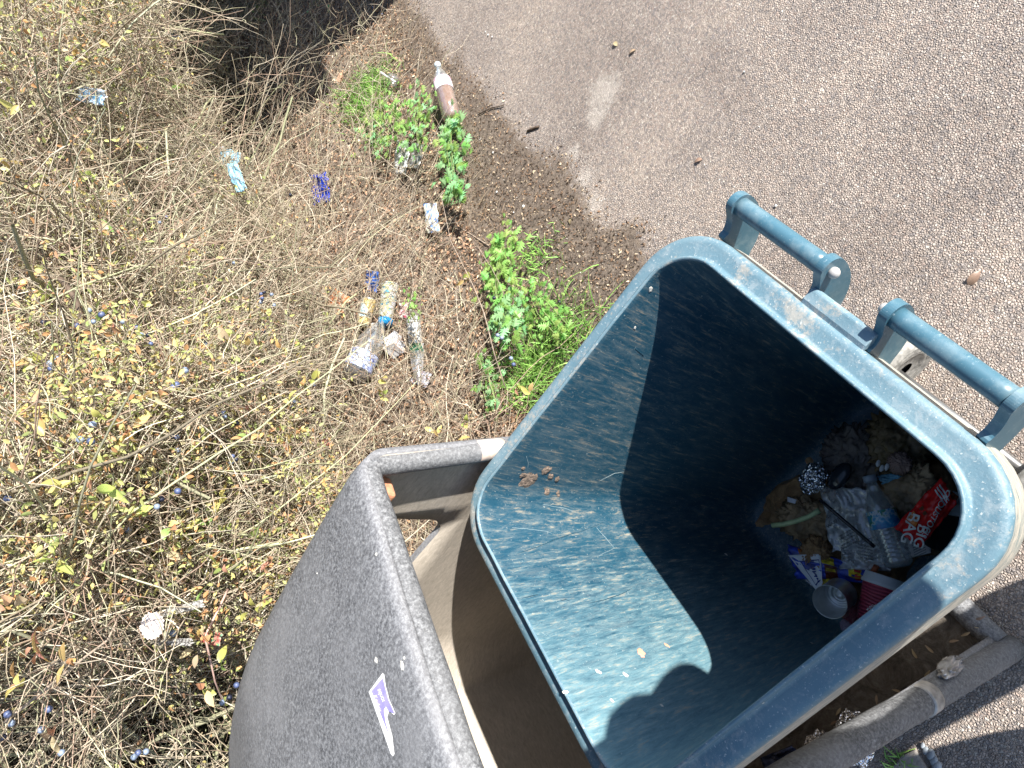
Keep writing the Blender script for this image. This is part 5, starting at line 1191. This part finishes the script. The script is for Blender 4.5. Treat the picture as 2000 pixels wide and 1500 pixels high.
# things lying on the path
def stick(pix, r, label, col=DARKB, grp=None):
    P_ = [gpos(x, y, .006) for x, y in pix]; o = link('stick', tube([q - P_[0] for q in P_], [r * (1 + .35 * nz((i * 1.3, pix[0][0], 0))) for i in range(len(P_))], 8), col); o.location = P_[0]; tag(o, label, 'stick', grp)
stick([(1030, 256), (1038, 252), (1046, 249), (1052, 247)], .0052, 'short dark stick lying alone on the pale path')
stick([(934, 224), (948, 216), (962, 210), (974, 208), (984, 205)], .0026, 'thin dark crooked stick at the edge of the soil')
stick([(1095, 598), (1120, 586), (1124, 578)], .0022, 'thin dark twig beside three dark sloes near the teal bin')
stick([(1110, 428), (1120, 424)], .002, 'tiny reddish stick on the dark soil')
stick([(955, 480), (900, 445), (868, 410), (860, 385), (866, 375)], .0022, 'long curved pale stalk looping past the cream and blue carton', BARK)
for k, (x, y) in enumerate(((1371, 309), (1115, 424), (1076, 402), (1890, 558), (1205, 88), (1240, 95))):
    lm = leaf_mesh('fallen_leaf', .03 if k != 3 else .045, .017 if k != 3 else .022, .2, .5); o = link('fallen_leaf', lm, TANL); o.location = gpos(x, y, .006); o.rotation_euler = (.1, .2, k * 1.3 + .4)
    tag(o, ('small curled tan leaf alone on the path above the far handle', 'pale orange leaf on the dark soil patch', 'little brown leaf next to the pale berry on the soil', 'large ragged pale leaf on the asphalt beyond the two handles', 'tiny dark leaf on the path near the top', 'tiny pale leaf on the path near the top')[k], 'leaf')
PS = plain('pale_pebble', (.55, .55, .54), .6, var=.15, sc=60)
for k, (x, y, r) in enumerate(((953, 68, .006), (961, 72, .005), (948, 62, .004), (1453, 140, .004), (1515, 402, .005), (1022, 403, .0075), (963, 298, .006), (970, 375, .006), (1003, 415, .004))):
    blob('pebble', gpos(x, y, .004), r, PS, 'small pale pebble on the path' if k < 5 else 'pale round pebble on the dark soil beside the path', 'pebble', (1, .8, .7), .2, 1.5, 2, group='pebbles on the path' if k < 5 else 'pebbles on the soil', seed=k)
for k, (x, y) in enumerate(((1083, 592), (1100, 597), (1100, 606), (1093, 590), (640, 210), (605, 60), (746, 28), (728, 15), (700, 60))):
    o = bpy.data.objects.new('fallen_sloe', SLOE[2 if k < 4 else 0]); C.objects.link(o); o.location = gpos(x, y, .012); tag(o, 'dark sloe on the soil beside the teal bin' if k < 4 else 'blue sloe fallen in the shaded leaf litter', 'berry', 'dark sloes near the teal bin' if k < 4 else 'sloes fallen in the shade')

# concrete paving strip and pebbles right of the housing's near jamb
e0 = W(1735, 1502, 0); e1 = W(1805, 1502, 0)
bm = bmesh.new(); q = [W(1762, 1475, 0), W(1788, 1462, 0), W(1835, 1530, 0), W(1850, 1650, 0), W(1740, 1620, 0), W(1742, 1500, 0)]
lo = [bm.verts.new(p) for p in q]; up_ = [bm.verts.new(p + Vector((0, 0, .012))) for p in q]
bm.faces.new(up_); [bm.faces.new((lo[k], lo[(k + 1) % 6], up_[(k + 1) % 6], up_[k])) for k in range(6)]
m, t, b = mat('old_concrete'); h = noise_n(t, coords(t), 90, 6, .75); L(t, ramp(t, h, [(.35, (.18, .16, .145)), (.65, (.36, .33, .30))]), b.inputs['Base Color']); b.inputs['Roughness'].default_value = .9; bump(t, b, h, .5, .004)
o = link('concrete_edging', bm_mesh('concrete_edging', bm, False), m); bevel_mod(o, .004); kind(o, 'structure')
for k, (x, y, r) in enumerate(((1808, 1466, .008), (1818, 1474, .011), (1824, 1486, .010), (1830, 1498, .012), (1802, 1456, .006))):
    blob('pebble', W(x, y, .006), r, plain('blue_grey_pebble_%d' % k, (.22 + .03 * k, .25 + .03 * k, .28 + .03 * k), .5), 'blue grey pebble in the joint beside the concrete edging', 'pebble', (1.2, .8, .6), .12, 1.2, 3, group='pebbles beside the concrete edging', seed=k)

# ================================================================== what stands or is added just outside the frame
# the photographer, whose shadow falls over the rim
SK = plain('skin', (.52, .33, .25), .5, var=.05); CLO = plain('navy_jacket', (.03, .04, .08), .85, var=.2); JEA = plain('jeans', (.05, .08, .15), .9, var=.2); HAIRM = plain('brown_hair', (.06, .035, .02), .7)
person = empty('person', (-.12, -.62, 0), 'person in a navy jacket and jeans holding up a phone over the bin', 'person')
def skin(name, verts, edges, rads, mm, parent, sub=2):
    me = bpy.data.meshes.new(name); me.from_pydata([Vector(v) for v in verts], edges, []); o = link(name, me, mm, parent)
    o.modifiers.new('k', 'SKIN'); s = o.modifiers.new('s', 'SUBSURF'); s.levels = s.render_levels = sub
    for d, r in zip(me.skin_vertices[0].data, rads): d.radius = (r, r) if not hasattr(r, '__len__') else r
    me.skin_vertices[0].data[0].use_root = True
    for p in me.polygons: p.use_smooth = True
    return o
px0 = Vector((-.12, -.62, 0))
off = Vector((-.12, -.62, 0)) * -1
def ab(*q): return tuple(Vector(q) + off)
vb = [ab(.12, -.44, .90), ab(.12, -.42, 1.10), ab(.09, -.40, 1.26), ab(.07, -.37, 1.40), ab(.14, -.35, 1.53), ab(.26, -.32, 1.46), ab(.345, -.25, 1.42), ab(.16, -.17, 1.50), ab(.06, -.11, 1.70), ab(-.05, -.34, 1.40), ab(-.16, -.18, 1.38), ab(-.14, -.12, 1.56), ab(-.10, -.11, 1.70),
      ab(.25, -.44, .86), ab(.295, -.36, .48), ab(.33, -.42, .09), ab(.0, -.44, .86), ab(-.04, -.36, .48), ab(-.08, -.42, .09), ab(.34, -.29, .04), ab(-.09, -.29, .04)]
eb = [(0, 1), (1, 2), (2, 3), (3, 4), (3, 5), (5, 6), (6, 7), (7, 8), (3, 9), (9, 10), (10, 11), (11, 12), (0, 13), (13, 14), (14, 15), (0, 16), (16, 17), (17, 18), (15, 19), (18, 20)]
rb_ = [(.19, .14), (.14, .105), (.14, .11), (.12, .09), .05, .065, .058, .045, .03, .07, .055, .045, .03, .10, .094, .06, .09, .07, .055, .045, .045]
skin('body', vb, eb, rb_, CLO, person)
blob('head', Vector((.265, -.30, 1.60)), .1, SK, None, None, (.78, .95, 1.18), .03, 1, 3, parent=person)
blob('hair', Vector((.27, -.32, 1.63)), .104, HAIRM, None, None, (.82, .95, 1.1), .06, 2, 3, parent=person)
for hx, hy, sg in ((.05, -.105, 1), (-.095, -.105, -1)):
    hv = [ab(hx, hy, 1.715), ab(hx - .01 * sg, hy + .02, 1.745)]; he = [(0, 1)]; hr = [.026, .024]
    for k in range(4):
        a = len(hv); hv += [ab(hx + (.018 - .012 * k) * sg, hy + .03, 1.765 + .002 * k), ab(hx + (.016 - .012 * k) * sg, hy + .04, 1.787 - .004 * k)]; he += [(1, a), (a, a + 1)]; hr += [.0085, .0075]
    a = len(hv); hv += [ab(hx - .025 * sg, hy + .02, 1.73)]; he += [(0, a)]; hr += [.009]
    skin('hand', hv, he, hr, SK, person, 1)
ph = link('phone', box_mesh('phone', (.16, .075, .009)), BLK); ph.matrix_world = Matrix.Translation(Vector((0, 0, H)) - Vector((M @ np.array([0, 0, 1.0])).tolist()) * -.0 + Vector((M @ np.array([0, 0, -1.0])).tolist()) * .022 + Vector((M @ np.array([.055, .030, 0])).tolist())) @ R3.to_4x4(); tag(ph, 'black phone held out over the bin by the person', 'phone')
# added unseen wall, made up to cast the shade on the far verge
wl = empty('shade_wall', (3.7, 2.2, 0), 'plain rendered wall added out of view to shade the far verge', 'wall')
ca, cb2 = Vector((3.75, 2.15, 0)), Vector((7.5, 5.9, 0)); dv = (cb2 - ca); ln = dv.length; an = math.atan2(dv.y, dv.x)
bm = bmesh.new(); box(bm, (0, 0, 0), (ln, .2, 4.4)); o = link('shade_wall_body', bm_mesh('shade_wall_body', bm, False), plain('shade_wall_cream_render', (.5, .46, .4), .9, bmp=.3), wl); o.location = ca + dv * .5 + Vector((0, 0, 2.2)) - wl.location; o.rotation_euler = (0, 0, an)
bm = bmesh.new(); box(bm, (0, 0, 0), (ln + .04, .26, .06)); o = link('shade_wall_coping', bm_mesh('shade_wall_coping', bm, False), m, wl); o.location = ca + dv * .5 + Vector((0, 0, 4.432)) - wl.location; o.rotation_euler = (0, 0, an)

du_ = dv.normalized(); cb3 = ca - du_ * .40; ln3 = (cb2 - cb3).length
o = link('shade_overhang', box_mesh('shade_overhang', (ln3, .34, 2.2)), bpy.data.materials['shade_wall_cream_render'], wl); o.location = (cb3 + cb2) * .5 + Vector((0, 0, 3.35)) - wl.location; o.rotation_euler = (0, 0, an)  # added overhang, shaped to widen the shade this wall casts
